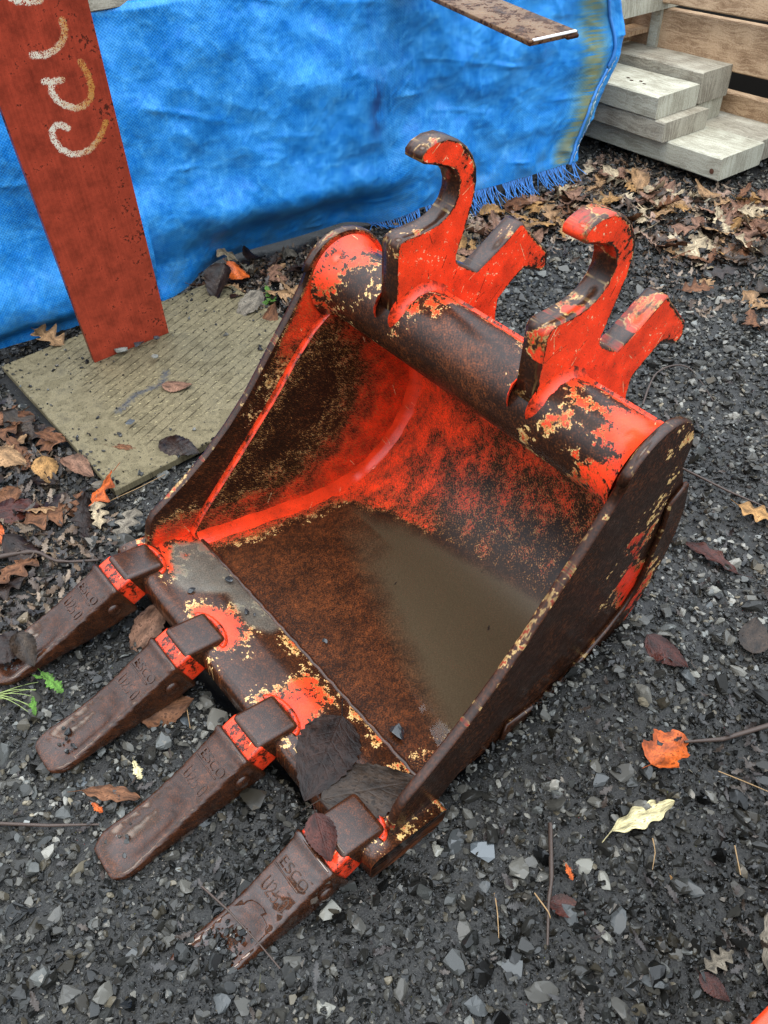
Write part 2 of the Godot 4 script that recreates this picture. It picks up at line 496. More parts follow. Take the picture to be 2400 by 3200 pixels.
	# the red oxide post, (across, up the post)
	var marks := [
		[Vector2(0.33, 1.03), Vector2(0.416, 1.009), Vector2(0.522, 1.0), Vector2(0.6, 0.998), Vector2(0.66, 1.01)],
		[Vector2(0.404, 0.9), Vector2(0.447, 0.896), Vector2(0.516, 0.892), Vector2(0.594, 0.895), Vector2(0.669, 0.903), Vector2(0.719, 0.917), Vector2(0.743, 0.933), Vector2(0.734, 0.948)],
		[Vector2(0.433, 0.84), Vector2(0.495, 0.834), Vector2(0.59, 0.83)],
		[Vector2(0.489, 0.829), Vector2(0.468, 0.812), Vector2(0.497, 0.79), Vector2(0.555, 0.773), Vector2(0.632, 0.76), Vector2(0.713, 0.76), Vector2(0.797, 0.772), Vector2(0.839, 0.799), Vector2(0.835, 0.827), Vector2(0.8, 0.856)],
		[Vector2(0.515, 0.721), Vector2(0.462, 0.734), Vector2(0.407, 0.737), Vector2(0.36, 0.727), Vector2(0.357, 0.706), Vector2(0.393, 0.679), Vector2(0.474, 0.657), Vector2(0.564, 0.651), Vector2(0.666, 0.655), Vector2(0.757, 0.67), Vector2(0.825, 0.688), Vector2(0.885, 0.71)]]
	M.post = textured(post_tex(marks), 0.06)
	M.post_side = triplanar(textured(paint_tex(256, 256, func(_u, _v): return Color(0.4, 0.0, 0.1, 0.2), 15, 0, 1.8, 1.0, Color8(112, 44, 28)), 0.08), 2.0)
	M.plywood = textured(plywood_tex(), 0.12)
	M.tarp = tarp_material()
	M.tarp.clearcoat_enabled = true
	M.tarp.clearcoat = 0.35
	M.tarp.clearcoat_roughness = 0.35
	M.wood_grey = wood_material(Color8(164, 158, 142), Color8(124, 116, 102), 1)
	M.wood_grey_b = wood_material(Color8(178, 175, 158), Color8(140, 135, 119), 2)
	M.wood_brown = wood_material(Color8(184, 154, 122), Color8(136, 108, 82), 3)
	M.leaf_tex = leaf_texture()
	var leaf_colors := {"pale": Color8(186, 168, 140), "tan": Color8(160, 126, 92), "brown": Color8(118, 80, 56), "dark": Color8(46, 34, 30), "umber": Color8(58, 47, 39), "wet": Color8(42, 28, 23), "orange": Color8(206, 100, 44), "red": Color8(72, 36, 29), "grey": Color8(128, 120, 108), "ochre": Color8(168, 128, 80), "cream": Color8(228, 216, 168), "rose": Color8(138, 104, 86), "green": Color8(92, 136, 56)}
	for k in leaf_colors:
		var lm := plain(leaf_colors[k], 0.28 if k in ["dark", "red", "orange", "wet", "umber"] else 0.6)
		lm.metallic_specular = 0.3
		lm.albedo_texture = M.leaf_tex[0]
		lm.heightmap_enabled = true
		lm.heightmap_texture = M.leaf_tex[1]
		lm.heightmap_scale = 0.10
		lm.backlight_enabled = true
		lm.backlight = Color(0.12, 0.10, 0.06)
		M["leaf_" + k] = lm
	M.leaf_grass = plain(Color8(128, 142, 82), 0.6)
	var grit := PackedByteArray()
	grit.resize(512 * 512 * 3)
	for i in 512 * 512:
		var j := ((i >> 9) << 10) + (i & 511)
		var g := 26 + (NC[j] - 128) * 0.20 + (NB[j] - 128) * 0.14
		grit[i * 3] = int(g)
		grit[i * 3 + 1] = int(g * 0.97)
		grit[i * 3 + 2] = int(g * 0.90)
	var gm := StandardMaterial3D.new()
	gm.albedo_texture = tex(512, 512, grit)
	gm.roughness = 0.75
	gm.heightmap_enabled = true
	gm.heightmap_texture = gm.albedo_texture
	gm.heightmap_scale = 0.8
	gm.uv1_triplanar = true
	gm.uv1_world_triplanar = true
	gm.uv1_scale = Vector3.ONE * 2.3
	M.soil = gm
	var st := StandardMaterial3D.new()
	st.vertex_color_use_as_albedo = true
	st.roughness = 0.6
	st.metallic_specular = 0.15
	st.clearcoat_enabled = true
	st.clearcoat = 0.5
	st.clearcoat_roughness = 0.18
	M.stone = st
	M.twig = plain(Color8(58, 44, 36), 0.6)
	M.straw = plain(Color8(140, 112, 76), 0.7)
	M.fringe = plain(Color8(60, 128, 200), 0.6)
	M.white_edge = plain(Color8(235, 235, 232), 0.4)

func post_tex(marks: Array) -> Array:
	var w := 320
	var h := 1536
	var col := PackedByteArray()
	col.resize(w * h * 3)
	var aux := PackedByteArray()
	aux.resize(w * h * 3)
	var lines := []
	for m in marks:
		var l := PackedVector2Array()
		for p in m:
			l.append(Vector2(p.x * 0.254, p.y))
		lines.append(l)
	for y in h:
		var py := 1.25 * (1.0 - (y + 0.5) / h) 
		for x in w:
			var j := ((y & 1023) << 10) + x
			var a := NA[j] - 128.0
			var b := NB[(j + 333333) & 1048575] - 128.0
			var c := NC[j] - 128.0
			var px := (x + 0.5) / w * 0.254
			var k := 1.0 + a * 0.0012 + c * 0.0006
			var run := (NB[((((y >> 4) + 300) & 1023) << 10) + ((x * 2) & 1023)] - 128.0) * 0.0006
			k += run + b * 0.0006
			var r := 166.0 * k
			var g := 67.0 * k
			var bl := 47.0 * k
			var hh := 150.0 + c * 0.1
			var ro := 120.0
			var side := px / 0.254
			var rusty := b * 0.016 + a * 0.012 + c * 0.008 - 1.55 + 0.75 * clampf((side - 0.62) * 4.0, 0, 1) + 0.6 * clampf((0.06 - side) * 16, 0, 1)
			if rusty > 0.0:
				var t := clampf(rusty * 1.6, 0.0, 0.85)
				r = lerpf(r, 66, t)
				g = lerpf(g, 32, t)
				bl = lerpf(bl, 24, t)
				hh -= 25 * t
				ro = 170
			if py > 0.62 and side > 0.25:
				var d := 1.0
				for l in lines:
					d = minf(d, sd_line(Vector2(px, py), l))
				d += b * 0.00003 + c * 0.000035
				if d < 0.0082 + b * 0.00002 and c + b * 0.6 > -46.0 + d * 2000.0:
					var o := clampf((side - 0.55) * 3.6 + c * 0.008, 0.0, 1.0)
					r = lerpf(236, 196, o) + c * 0.3
					g = lerpf(228, 132, o) + c * 0.3
					bl = lerpf(206, 62, o) + c * 0.3
					hh = 235
					ro = 160
			var q := (y * w + x) * 3
			col[q] = int(clampf(r, 0, 255))
			col[q + 1] = int(clampf(g, 0, 255))
			col[q + 2] = int(clampf(bl, 0, 255))
			aux[q] = int(hh)
			aux[q + 1] = int(ro)
	return [tex(w, h, col), tex(w, h, aux)]

func plywood_tex() -> Array:
	var w := 896
	var h := 896
	var col := PackedByteArray()
	col.resize(w * h * 3)
	var aux := PackedByteArray()
	aux.resize(w * h * 3)
	var trail := PackedVector2Array([Vector2(0.16, 0.30), Vector2(0.24, 0.34), Vector2(0.32, 0.33), Vector2(0.36, 0.38)])
	for y in h:
		for x in w:
			var j := ((y & 1023) << 10) + x
			var a := NA[(j + 77777) & 1048575] - 128.0
			var b := NB[j] - 128.0
			var c := NC[(j + 5555) & 1048575] - 128.0
			var px := (x + 0.5) / w * 0.80
			var py := (y + 0.5) / h * 0.77
			var wob := a * 0.000010
			var t := 0.0
			var mesh_in := clampf((px - 0.13 + wob * 4.0) * 60.0, 0, 1) * clampf((py - 0.10) * 60.0, 0, 1)
			var p1 := fposmod(px * -0.37 + py * 0.93 + wob, 0.030) / 0.030
			var p2 := fposmod(px * 0.26 + py * 0.966 + wob, 0.027) / 0.027
			var l1 := clampf(1.0 - absf(p1 - 0.5) * 9.0, 0, 1)
			var l2 := clampf(1.0 - absf(p2 - 0.5) * 9.0, 0, 1)
			t = maxf(l1, l2 * 0.45) * mesh_in * clampf(0.85 + b * 0.010 + a * 0.006, 0, 1)
			var k := 1.0 + a * 0.0016 + c * 0.0014 + b * 0.001
			var grime := clampf(0.25 + a * 0.012 + b * 0.004, 0.0, 0.75)
			var r := lerpf(118.0, 80.0, grime) * k
			var g := lerpf(108.0, 73.0, grime) * k
			var bl := lerpf(84.0, 56.0, grime) * k
			var lit := l2 * mesh_in * clampf(b * 0.02, 0, 1)
			r = lerpf(r, 36, t * 0.8)
			g = lerpf(g, 31, t * 0.8)
			bl = lerpf(bl, 22, t * 0.8)
			r = lerpf(r, 190, lit * 0.9)
			g = lerpf(g, 176, lit * 0.9)
			bl = lerpf(bl, 134, lit * 0.9)
			var stain := clampf(1.0 - sd_line(Vector2(px, py), trail) * 60.0 + b * 0.006, 0, 1)
			r = lerpf(r, 66, stain * 0.8)
			g = lerpf(g, 68, stain * 0.8)
			bl = lerpf(bl, 74, stain * 0.8)
			if b + c * 0.7 > 80:
				r *= 0.5
				g *= 0.5
				bl *= 0.5
			var q := (y * w + x) * 3
			col[q] = int(clampf(r, 0, 255))
			col[q + 1] = int(clampf(g, 0, 255))
			col[q + 2] = int(clampf(bl, 0, 255))
			aux[q] = int(clampf(128 + t * 70 + c * 0.3, 0, 255))
			aux[q + 1] = int(clampf(150 + a * 0.6, 60, 240))
	return [tex(w, h, col), tex(w, h, aux)]

func tarp_material() -> StandardMaterial3D:
	var w := 1792
	var h := 576
	var col := PackedByteArray()
	col.resize(w * h * 3)
	var aux := PackedByteArray()
	aux.resize(w * h * 3)
	for y in h:
		for x in w:
			var j := ((y & 1023) << 10) + (x & 1023)
			var a := NA[(j + 424242) & 1048575] - 128.0
			var b := NB[(((y >> 2) & 1023) << 10) + ((x * 3) & 1023)] - 128.0
			var b2 := NB[(((y * 3) & 1023) << 10) + ((x >> 2) & 1023)] - 128.0
			var c := NC[j] - 128.0
			var along := (x + 0.5) / w * 3.0 - 1.1
			var up := 0.9 * (1.0 - (y + 0.5) / h)
			var ridge := clampf((NR[j] - 178.0) / 70.0, 0.0, 1.0)
			var weave := (6.0 if ((x / 3) + (y / 3)) & 1 else -6.0)
			var scuff := clampf(0.40 + a * 0.0020 + b2 * 0.0007 + b * 0.0010 + c * 0.0014 + (NB[(j + 99999) & 1048575] - 128.0) * 0.0016 + ridge * 0.30, 0.0, 1.0)
			var r := lerpf(16, 82, scuff) + weave
			var g := lerpf(108, 164, scuff) + weave
			var bl := lerpf(188, 222, scuff) + weave
			# ochre streak near the right end, and a dark damp mark
			var st := exp(-pow((along - 1.68 - 0.03 * sin(up * 9.0)) / 0.045, 2.0)) * clampf(0.95 + b2 * 0.008 + a * 0.004, 0, 1)
			r = lerpf(r, 138, st * 0.85)
			g = lerpf(g, 128, st * 0.85)
			bl = lerpf(bl, 76, st * 0.85)
			var dk := exp(-pow((along - 0.775) / 0.028, 2.0) - pow((up - 0.47) / 0.10, 4.0)) * clampf(0.8 + a * 0.012 + b * 0.006, 0, 1)
			r = lerpf(r, 26, dk * 0.7)
			g = lerpf(g, 52, dk * 0.7)
			bl = lerpf(bl, 108, dk * 0.7)
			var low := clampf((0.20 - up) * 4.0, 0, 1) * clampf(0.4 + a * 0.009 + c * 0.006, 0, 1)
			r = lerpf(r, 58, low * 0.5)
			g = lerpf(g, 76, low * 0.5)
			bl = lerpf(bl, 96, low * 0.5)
			var q := (y * w + x) * 3
			col[q] = int(clampf(r, 0, 255))
			col[q + 1] = int(clampf(g, 0, 255))
			col[q + 2] = int(clampf(bl, 0, 255))
			aux[q] = int(clampf(128 + a * 0.10 + b * 0.03 + b2 * 0.02 + ridge * 60.0 + (NB[(j + 99999) & 1048575] - 128.0) * 0.10 + weave * 3.0 + c * 0.10, 0, 255))
			aux[q + 1] = int(clampf(84 + scuff * 60, 0, 255))
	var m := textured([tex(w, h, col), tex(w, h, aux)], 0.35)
	return m

func wood_material(light: Color, dark: Color, seed_: int) -> StandardMaterial3D:
	var w := 768
	var h := 256
	var col := PackedByteArray()
	col.resize(w * h * 3)
	var aux := PackedByteArray()
	aux.resize(w * h * 3)
	for y in h:
		for x in w:
			var warp := NA[(((y * 2) & 1023) << 10) + ((x + seed_ * 200) & 1023)] * 0.25
			var yy := int(y * 5 + warp + seed_ * 97)
			var g1 := NC[((yy & 1023) << 10) + ((x >> 4) & 1023)] - 128.0
			var g2 := NB[(((y * 4 + int(warp) + seed_ * 61) & 1023) << 10) + ((x >> 3) & 1023)] - 128.0
			var a := NA[((y & 1023) << 10) + ((x + seed_ * 300) & 1023)] - 128.0
			var c := NC[((y & 1023) << 10) + (x & 1023)] - 128.0
			var t := clampf(0.36 + g1 * 0.004 + g2 * 0.0055 + a * 0.0045, 0, 1.25)
			if absf(g2) < 5.0:
				t = minf(t + 0.35, 1.0)
			var cc := light.lerp(dark, t)
			var q := (y * w + x) * 3
			col[q] = int(clampf(cc.r * 255 + c * 0.1, 0, 255))
			col[q + 1] = int(clampf(cc.g * 255 + c * 0.1, 0, 255))
			col[q + 2] = int(clampf(cc.b * 255 + c * 0.1, 0, 255))
			aux[q] = int(clampf(170 - t * 90 + c * 0.1, 0, 255))
			aux[q + 1] = 200
	return textured([tex(w, h, col), tex(w, h, aux)], 0.10)

func leaf_texture() -> Array:
	var n := 192
	var col := PackedByteArray()
	col.resize(n * n * 3)
	var aux := PackedByteArray()
	aux.resize(n * n * 3)
	for y in n:
		for x in n:
			var j := (y << 10) + x
			var a := NA[j] - 128.0
			var b := NB[j] - 128.0
			var c := NC[j] - 128.0
			var cx := absf((x + 0.5) / n - 0.5) * 2.0
			var t := (y + 0.5) / n
			var mid := clampf(1.0 - cx * 16.0, 0, 1)
			var sv := fposmod(t * 8.0 - cx * 2.2, 1.0)
			var side := clampf(1.0 - absf(sv - 0.5) * 10.0, 0, 1) * clampf(1.1 - cx, 0, 1)
			var v := maxf(mid, side * 0.6)
			var k := 205 + a * 0.7 + b * 0.35 + c * 0.12
			var spot := clampf((b + a * 0.5 - 45) * 0.03, 0, 0.7)
			k = lerpf(k, 110, spot)
			k = lerpf(k, 250, v * 0.35)
			var q := (y * n + x) * 3
			col[q] = int(clampf(k, 0, 255))
			col[q + 1] = int(clampf(k * 0.985, 0, 255))
			col[q + 2] = int(clampf(k * 0.96, 0, 255))
			aux[q] = int(clampf(140 - v * 90 + b * 0.4 + c * 0.15, 0, 255))
	return [tex(n, n, col), tex(n, n, aux)]

# ------------------------------------------------------------------ mesh helpers

func begin() -> SurfaceTool:
	var st := SurfaceTool.new()
	st.begin(Mesh.PRIMITIVE_TRIANGLES)
	st.set_smooth_group(-1)
	return st

func finish(st: SurfaceTool, tangents := false) -> ArrayMesh:
	st.generate_normals()
	if tangents:
		st.generate_tangents()
	return st.commit()

# a triangle whose front faces towards dir
func tri(st: SurfaceTool, a: Vector3, b: Vector3, c: Vector3, ta: Vector2, tb: Vector2, tc: Vector2, dir: Vector3) -> void:
	if (b - a).cross(c - a).dot(dir) < 0.0:
		var s := b
		b = c
		c = s
		var t := tb
		tb = tc
		tc = t
	st.set_uv(ta)
	st.add_vertex(a)
	st.set_uv(tc)
	st.add_vertex(c)
	st.set_uv(tb)
	st.add_vertex(b)

func quad(st: SurfaceTool, a: Vector3, b: Vector3, c: Vector3, d: Vector3, ta: Vector2, tb: Vector2, tc: Vector2, td: Vector2, dir: Vector3) -> void:
	tri(st, a, b, c, ta, tb, tc, dir)
	tri(st, a, c, d, ta, tc, td, dir)

# a grid of rows of points; flip turns it inside out
func sheet(st: SurfaceTool, rows: Array, uvs: Array, flip := false) -> void:
	for i in rows.size() - 1:
		var p: PackedVector3Array = rows[i]
		var q: PackedVector3Array = rows[i + 1]
		var tp: PackedVector2Array = uvs[i]
		var tq: PackedVector2Array = uvs[i + 1]
		for k in p.size() - 1:
			var order := [[p[k], tp[k]], [q[k], tq[k]], [q[k + 1], tq[k + 1]], [p[k], tp[k]], [q[k + 1], tq[k + 1]], [p[k + 1], tp[k + 1]]]
			if flip:
				order.reverse()
			for o in order:
				st.set_uv(o[1])
				st.add_vertex(o[0])

func inset(poly: PackedVector2Array, by: float) -> PackedVector2Array:
	var n := poly.size()
	var ccw := not Geometry2D.is_polygon_clockwise(poly)
	var out := PackedVector2Array()
	for i in n:
		var a := (poly[i] - poly[(i + n - 1) % n]).normalized()
		var b := (poly[(i + 1) % n] - poly[i]).normalized()
		var na := Vector2(-a.y, a.x)
		var nb := Vector2(-b.y, b.x)
		var nn := (na + nb).normalized()
		var s := by / maxf(0.5, nn.dot(na))
		out.append(poly[i] + nn * (s if ccw else -s))
	return out

# A steel plate cut to an outline in (z, y), standing across x between two faces; x = side * (a + taper * z). Surface 0: inner face, 1: outer face, 2: rim
func plate(outline: PackedVector2Array, side: float, a0: float, a1: float, taper: float, bevel: float, rect: Rect2, mats: Array) -> ArrayMesh:
	var poly := outline
	var small := inset(poly, bevel)
	var idx := Geometry2D.triangulate_polygon(small)
	var mesh: ArrayMesh = null
	for face in 2:
		var st := begin()
		var base := a0 if face == 0 else a1
		var dir := Vector3(-side if face == 0 else side, 0, 0)
		for k in range(0, idx.size(), 3):
			var v := []
			var t := []
			for e in 3:
				var p := small[idx[k + e]]
				v.append(Vector3(side * (base + taper * p.x), p.y, p.x))
				t.append(Vector2((p.x - rect.position.x) / rect.size.x, 1.0 - (p.y - rect.position.y) / rect.size.y))
			tri(st, v[0], v[1], v[2], t[0], t[1], t[2], dir)
		st.generate_normals()
		st.set_material(mats[face])
		mesh = st.commit(mesh)
	var rim := begin()
	rim.set_smooth_group(1)
	var n := poly.size()
	var ccw := not Geometry2D.is_polygon_clockwise(poly)
	var run := 0.0
	for i in n:
		var i2 := (i + 1) % n
		var e := poly[i2] - poly[i]
		var out2 := Vector2(e.y, -e.x) * (1.0 if ccw else -1.0)
		var dir := Vector3(0, out2.y, out2.x)
		var ring := []
		for pair in [[small, a0, 0.0], [poly, a0 + bevel, 0.25], [poly, a1 - bevel, 0.75], [small, a1, 1.0]]:
			var p: Vector2 = pair[0][i]
			var q: Vector2 = pair[0][i2]
			ring.append([Vector3(side * (pair[1] + taper * p.x), p.y, p.x), Vector3(side * (pair[1] + taper * q.x), q.y, q.x), pair[2]])
		for r in 3:
			var tilt := Vector3(-side if r == 0 else (side if r == 2 else 0.0), 0, 0) * dir.length() * 0.5
			quad(rim, ring[r][0], ring[r][1], ring[r + 1][1], ring[r + 1][0], Vector2(run, ring[r][2] * 0.1), Vector2(run + e.length(), ring[r][2] * 0.1), Vector2(run + e.length(), ring[r + 1][2] * 0.1), Vector2(run, ring[r + 1][2] * 0.1), dir + tilt)
		run += e.length()
	rim.generate_normals()
	rim.set_material(mats[2])
	return rim.commit(mesh)

# a rounded block between two corners
func block(lo: Vector3, hi: Vector3, r: float, seg := 3) -> ArrayMesh:
	var st := begin()
	st.set_smooth_group(1)
	var c := (lo + hi) / 2
	var h := (hi - lo) / 2 
	r = minf(r, minf(h.x, minf(h.y, h.z)) * 0.98)
	var inner := h - Vector3.ONE * r
	var cuts := []
	for k in seg + 1:
		cuts.append(-1.0 + float(k) / seg)
	# each face as a grid on the cube, pushed out round its inner box
	for ax in 3:
		for sg in [-1.0, 1.0]:
			var n := Vector3.ZERO
			n[ax] = sg
			var u := Vector3.ZERO
			u[(ax + 1) % 3] = 1
			var v := Vector3.ZERO
			v[(ax + 2) % 3] = 1
			var steps := []
			for k in seg + 1:
				steps.append([-1.0, tan(PI / 4 * (1.0 - float(k) / seg))])
			for k in seg + 1:
				steps.append([1.0, tan(PI / 4 * float(k) / seg)])
			var rows := []
			for i in steps:
				var row := PackedVector3Array()
				for j in steps:
					var cu: float = i[0]
					var cv: float = j[0]
					var corner := Vector3(n.x * inner.x + u.x * cu * inner.x + v.x * cv * inner.x, n.y * inner.y + u.y * cu * inner.y + v.y * cv * inner.y, n.z * inner.z + u.z * cu * inner.z + v.z * cv * inner.z)
					var away: Vector3 = (n + u * cu * i[1] + v * cv * j[1]).normalized()
					row.append(c + corner + away * r)
				rows.append(row)
			for i in rows.size() - 1:
				for j in rows.size() - 1:
					var a: Vector3 = rows[i][j]
					quad(st, a, rows[i + 1][j], rows[i + 1][j + 1], rows[i][j + 1], Vector2.ZERO, Vector2.ZERO, Vector2.ZERO, Vector2.ZERO, n)
	return finish(st)

# a round bar along a path
func bar(path: PackedVector3Array, radii: PackedFloat32Array, sides := 6) -> ArrayMesh:
	var st := begin()
	st.set_smooth_group(1)
	add_bar(st, path, radii, sides)
	return finish(st)

func add_bar(st: SurfaceTool, path: PackedVector3Array, radii: PackedFloat32Array, sides := 6) -> void:
	var n := path.size()
	var rows := []
	var uvs := []
	for i in n:
		var t := (path[mini(i + 1, n - 1)] - path[maxi(i - 1, 0)]).normalized()
		var a := t.cross(Vector3.UP if absf(t.y) < 0.9 else Vector3.RIGHT).normalized()
		var b := t.cross(a)
		var row := PackedVector3Array()
		var uv := PackedVector2Array()
		for k in sides + 1:
			var w := TAU * k / sides
			row.append(path[i] + (a * cos(w) + b * sin(w)) * radii[mini(i, radii.size() - 1)])
			uv.append(Vector2(float(k) / sides, float(i) / n))
		rows.append(row)
		uvs.append(uv)
	sheet(st, rows, uvs, true)

# ------------------------------------------------------------------ ground

func ground_y(x: float, z: float) -> float:
	var y := ground_noise.get_noise_2d(x, z) * 0.016
	y += ground_noise.get_noise_2d(x * 11.0 + 50.0, z * 11.0) * 0.009
	y += 0.060 * exp(-(pow(x - 0.42, 2) + pow(z + 1.02, 2)) / 0.07)
	y += 0.034 * exp(-(pow(x + 0.315, 2) + pow(z + 0.365, 2)) / 0.009)
	y += 0.030 * exp(-(pow(x + 0.79, 2) + pow(z + 1.00, 2)) / 0.010)
	y -= 0.012
	var l := BB.transposed() * (Vector3(x, 0.05, z) - BO)
	var inside := clampf((0.385 - absf(l.x)) * 20.0, 0, 1) * clampf((l.z + 0.70) * 12.0, 0, 1) * clampf((0.01 - l.z) * 20.0, 0, 1)
	return lerpf(y, -0.14, inside)

func build_ground() -> void:
	var xs := []
	for v in [-90.0, -40.0, -18.0, -9.0, -5.0, -3.2, -2.4]:
		xs.append(v)
	var x := -1.9
	while x < 2.3:
		xs.append(x)
		x += 0.025
	for v in [2.8, 4.0, 7.0, 14.0, 35.0, 90.0]:
		xs.append(v)
	var zs := []
	for v in [-90.0, -40.0, -20.0, -11.0, -7.0, -5.5]:
		zs.append(v)
	var z := -4.8
	while z < 0.3:
		zs.append(z)
		z += 0.025
	for v in [0.8, 2.0, 5.0, 12.0, 35.0, 90.0]:
		zs.append(v)
	var st := begin()
	st.set_smooth_group(1)
	var rows := []
	var uvs := []
	for zz in zs:
		var row := PackedVector3Array()
		var uv := PackedVector2Array()
		for xx in xs:
			row.append(Vector3(xx, ground_y(xx, zz), zz))
			uv.append(Vector2(xx, zz))
		rows.append(row)
		uvs.append(uv)
	sheet(st, rows, uvs, true)
	var g := part("ground", finish(st), M.soil, self)
	g.set_meta("kind", "structure")

func rock_mesh(seed_: int, flat: float) -> ArrayMesh:
	var r := RandomNumberGenerator.new()
	r.seed = seed_
	var sp := SphereMesh.new()
	sp.radius = 0.5
	sp.height = 1.0
	sp.radial_segments = 10
	sp.rings = 6
	var ar := sp.get_mesh_arrays()
	var vs: PackedVector3Array = ar[Mesh.ARRAY_VERTEX]
	var ix: PackedInt32Array = ar[Mesh.ARRAY_INDEX]
	var planes := []
	for k in 13:
		var n := Vector3(r.randfn(), r.randfn() * 1.2, r.randfn()).normalized()
		planes.append([n, r.randf_range(0.15, 0.38)])
	var stretch := Vector3(r.randf_range(1.0, 1.5), flat, r.randf_range(0.75, 1.15))
	var done := {}
	for i in vs.size():
		var v := vs[i]
		var key := (v * 1000).round()
		if not done.has(key):
			var w := v + Vector3(r.randf_range(-1, 1), r.randf_range(-1, 1), r.randf_range(-1, 1)) * 0.06
			for p in planes:
				var d: float = w.dot(p[0]) - p[1]
				if d > 0.0:
					w -= p[0] * d
			done[key] = w * stretch
		vs[i] = done[key]
	var st := begin()
	for k in range(0, ix.size(), 3):
		var a := vs[ix[k]]
		var b := vs[ix[k + 1]]
		var c := vs[ix[k + 2]]
		if a.distance_squared_to(b) < 1e-7 or b.distance_squared_to(c) < 1e-7 or a.distance_squared_to(c) < 1e-7:
			continue
		tri(st, a, b, c, Vector2.ZERO, Vector2.RIGHT, Vector2.DOWN, a + b + c)
	return finish(st)

func stone_color(r: RandomNumberGenerator, fine := false) -> Color:
	var v := 0.014 * exp(r.randfn() * 0.7) if fine else 0.033 * exp(r.randfn() * 0.95)
	v = minf(v, 0.17)
	var hue := r.randf()
	var c := Color(1.0, 0.99, 0.94)
	if hue < 0.22:
		c = Color(0.94, 1.0, 1.02)
	elif hue > 0.88:
		c = Color(1.10, 0.98, 0.76)
	return Color(c.r * v, c.g * v, c.b * v)

func open_ground(x: float, z: float) -> bool:
	if z > 0.0:
		return false
	if x < -0.62 + 0.335 * z or x > 0.55 - 0.375 * z + 0.1:
		return false
	var l := BB.transposed() * (Vector3(x, 0.05, z) - BO)
	if absf(l.x) < 0.38 and l.z > -0.70 and l.z < -0.01:
		return false
	# under the sheet of board, and behind the face of the tarp
	if (x + 1.10) * 0.861 + (z + 2.36) * -0.509 > 0.0 and (Vector2(x + 0.645, z + 2.588).dot(Vector2(0.509, 0.861))) < -0.12 and x < 0.85:
		return false
	var p := Vector2(x + 0.67, z + 1.532)
	var bu := p.dot(Vector2(0.76, -0.65))
	var bv := p.dot(Vector2(-0.619, -0.785))
	if bu > 0.0 and bu < 0.76 and bv > 0.0 and bv < 0.77:
		return false
	return true

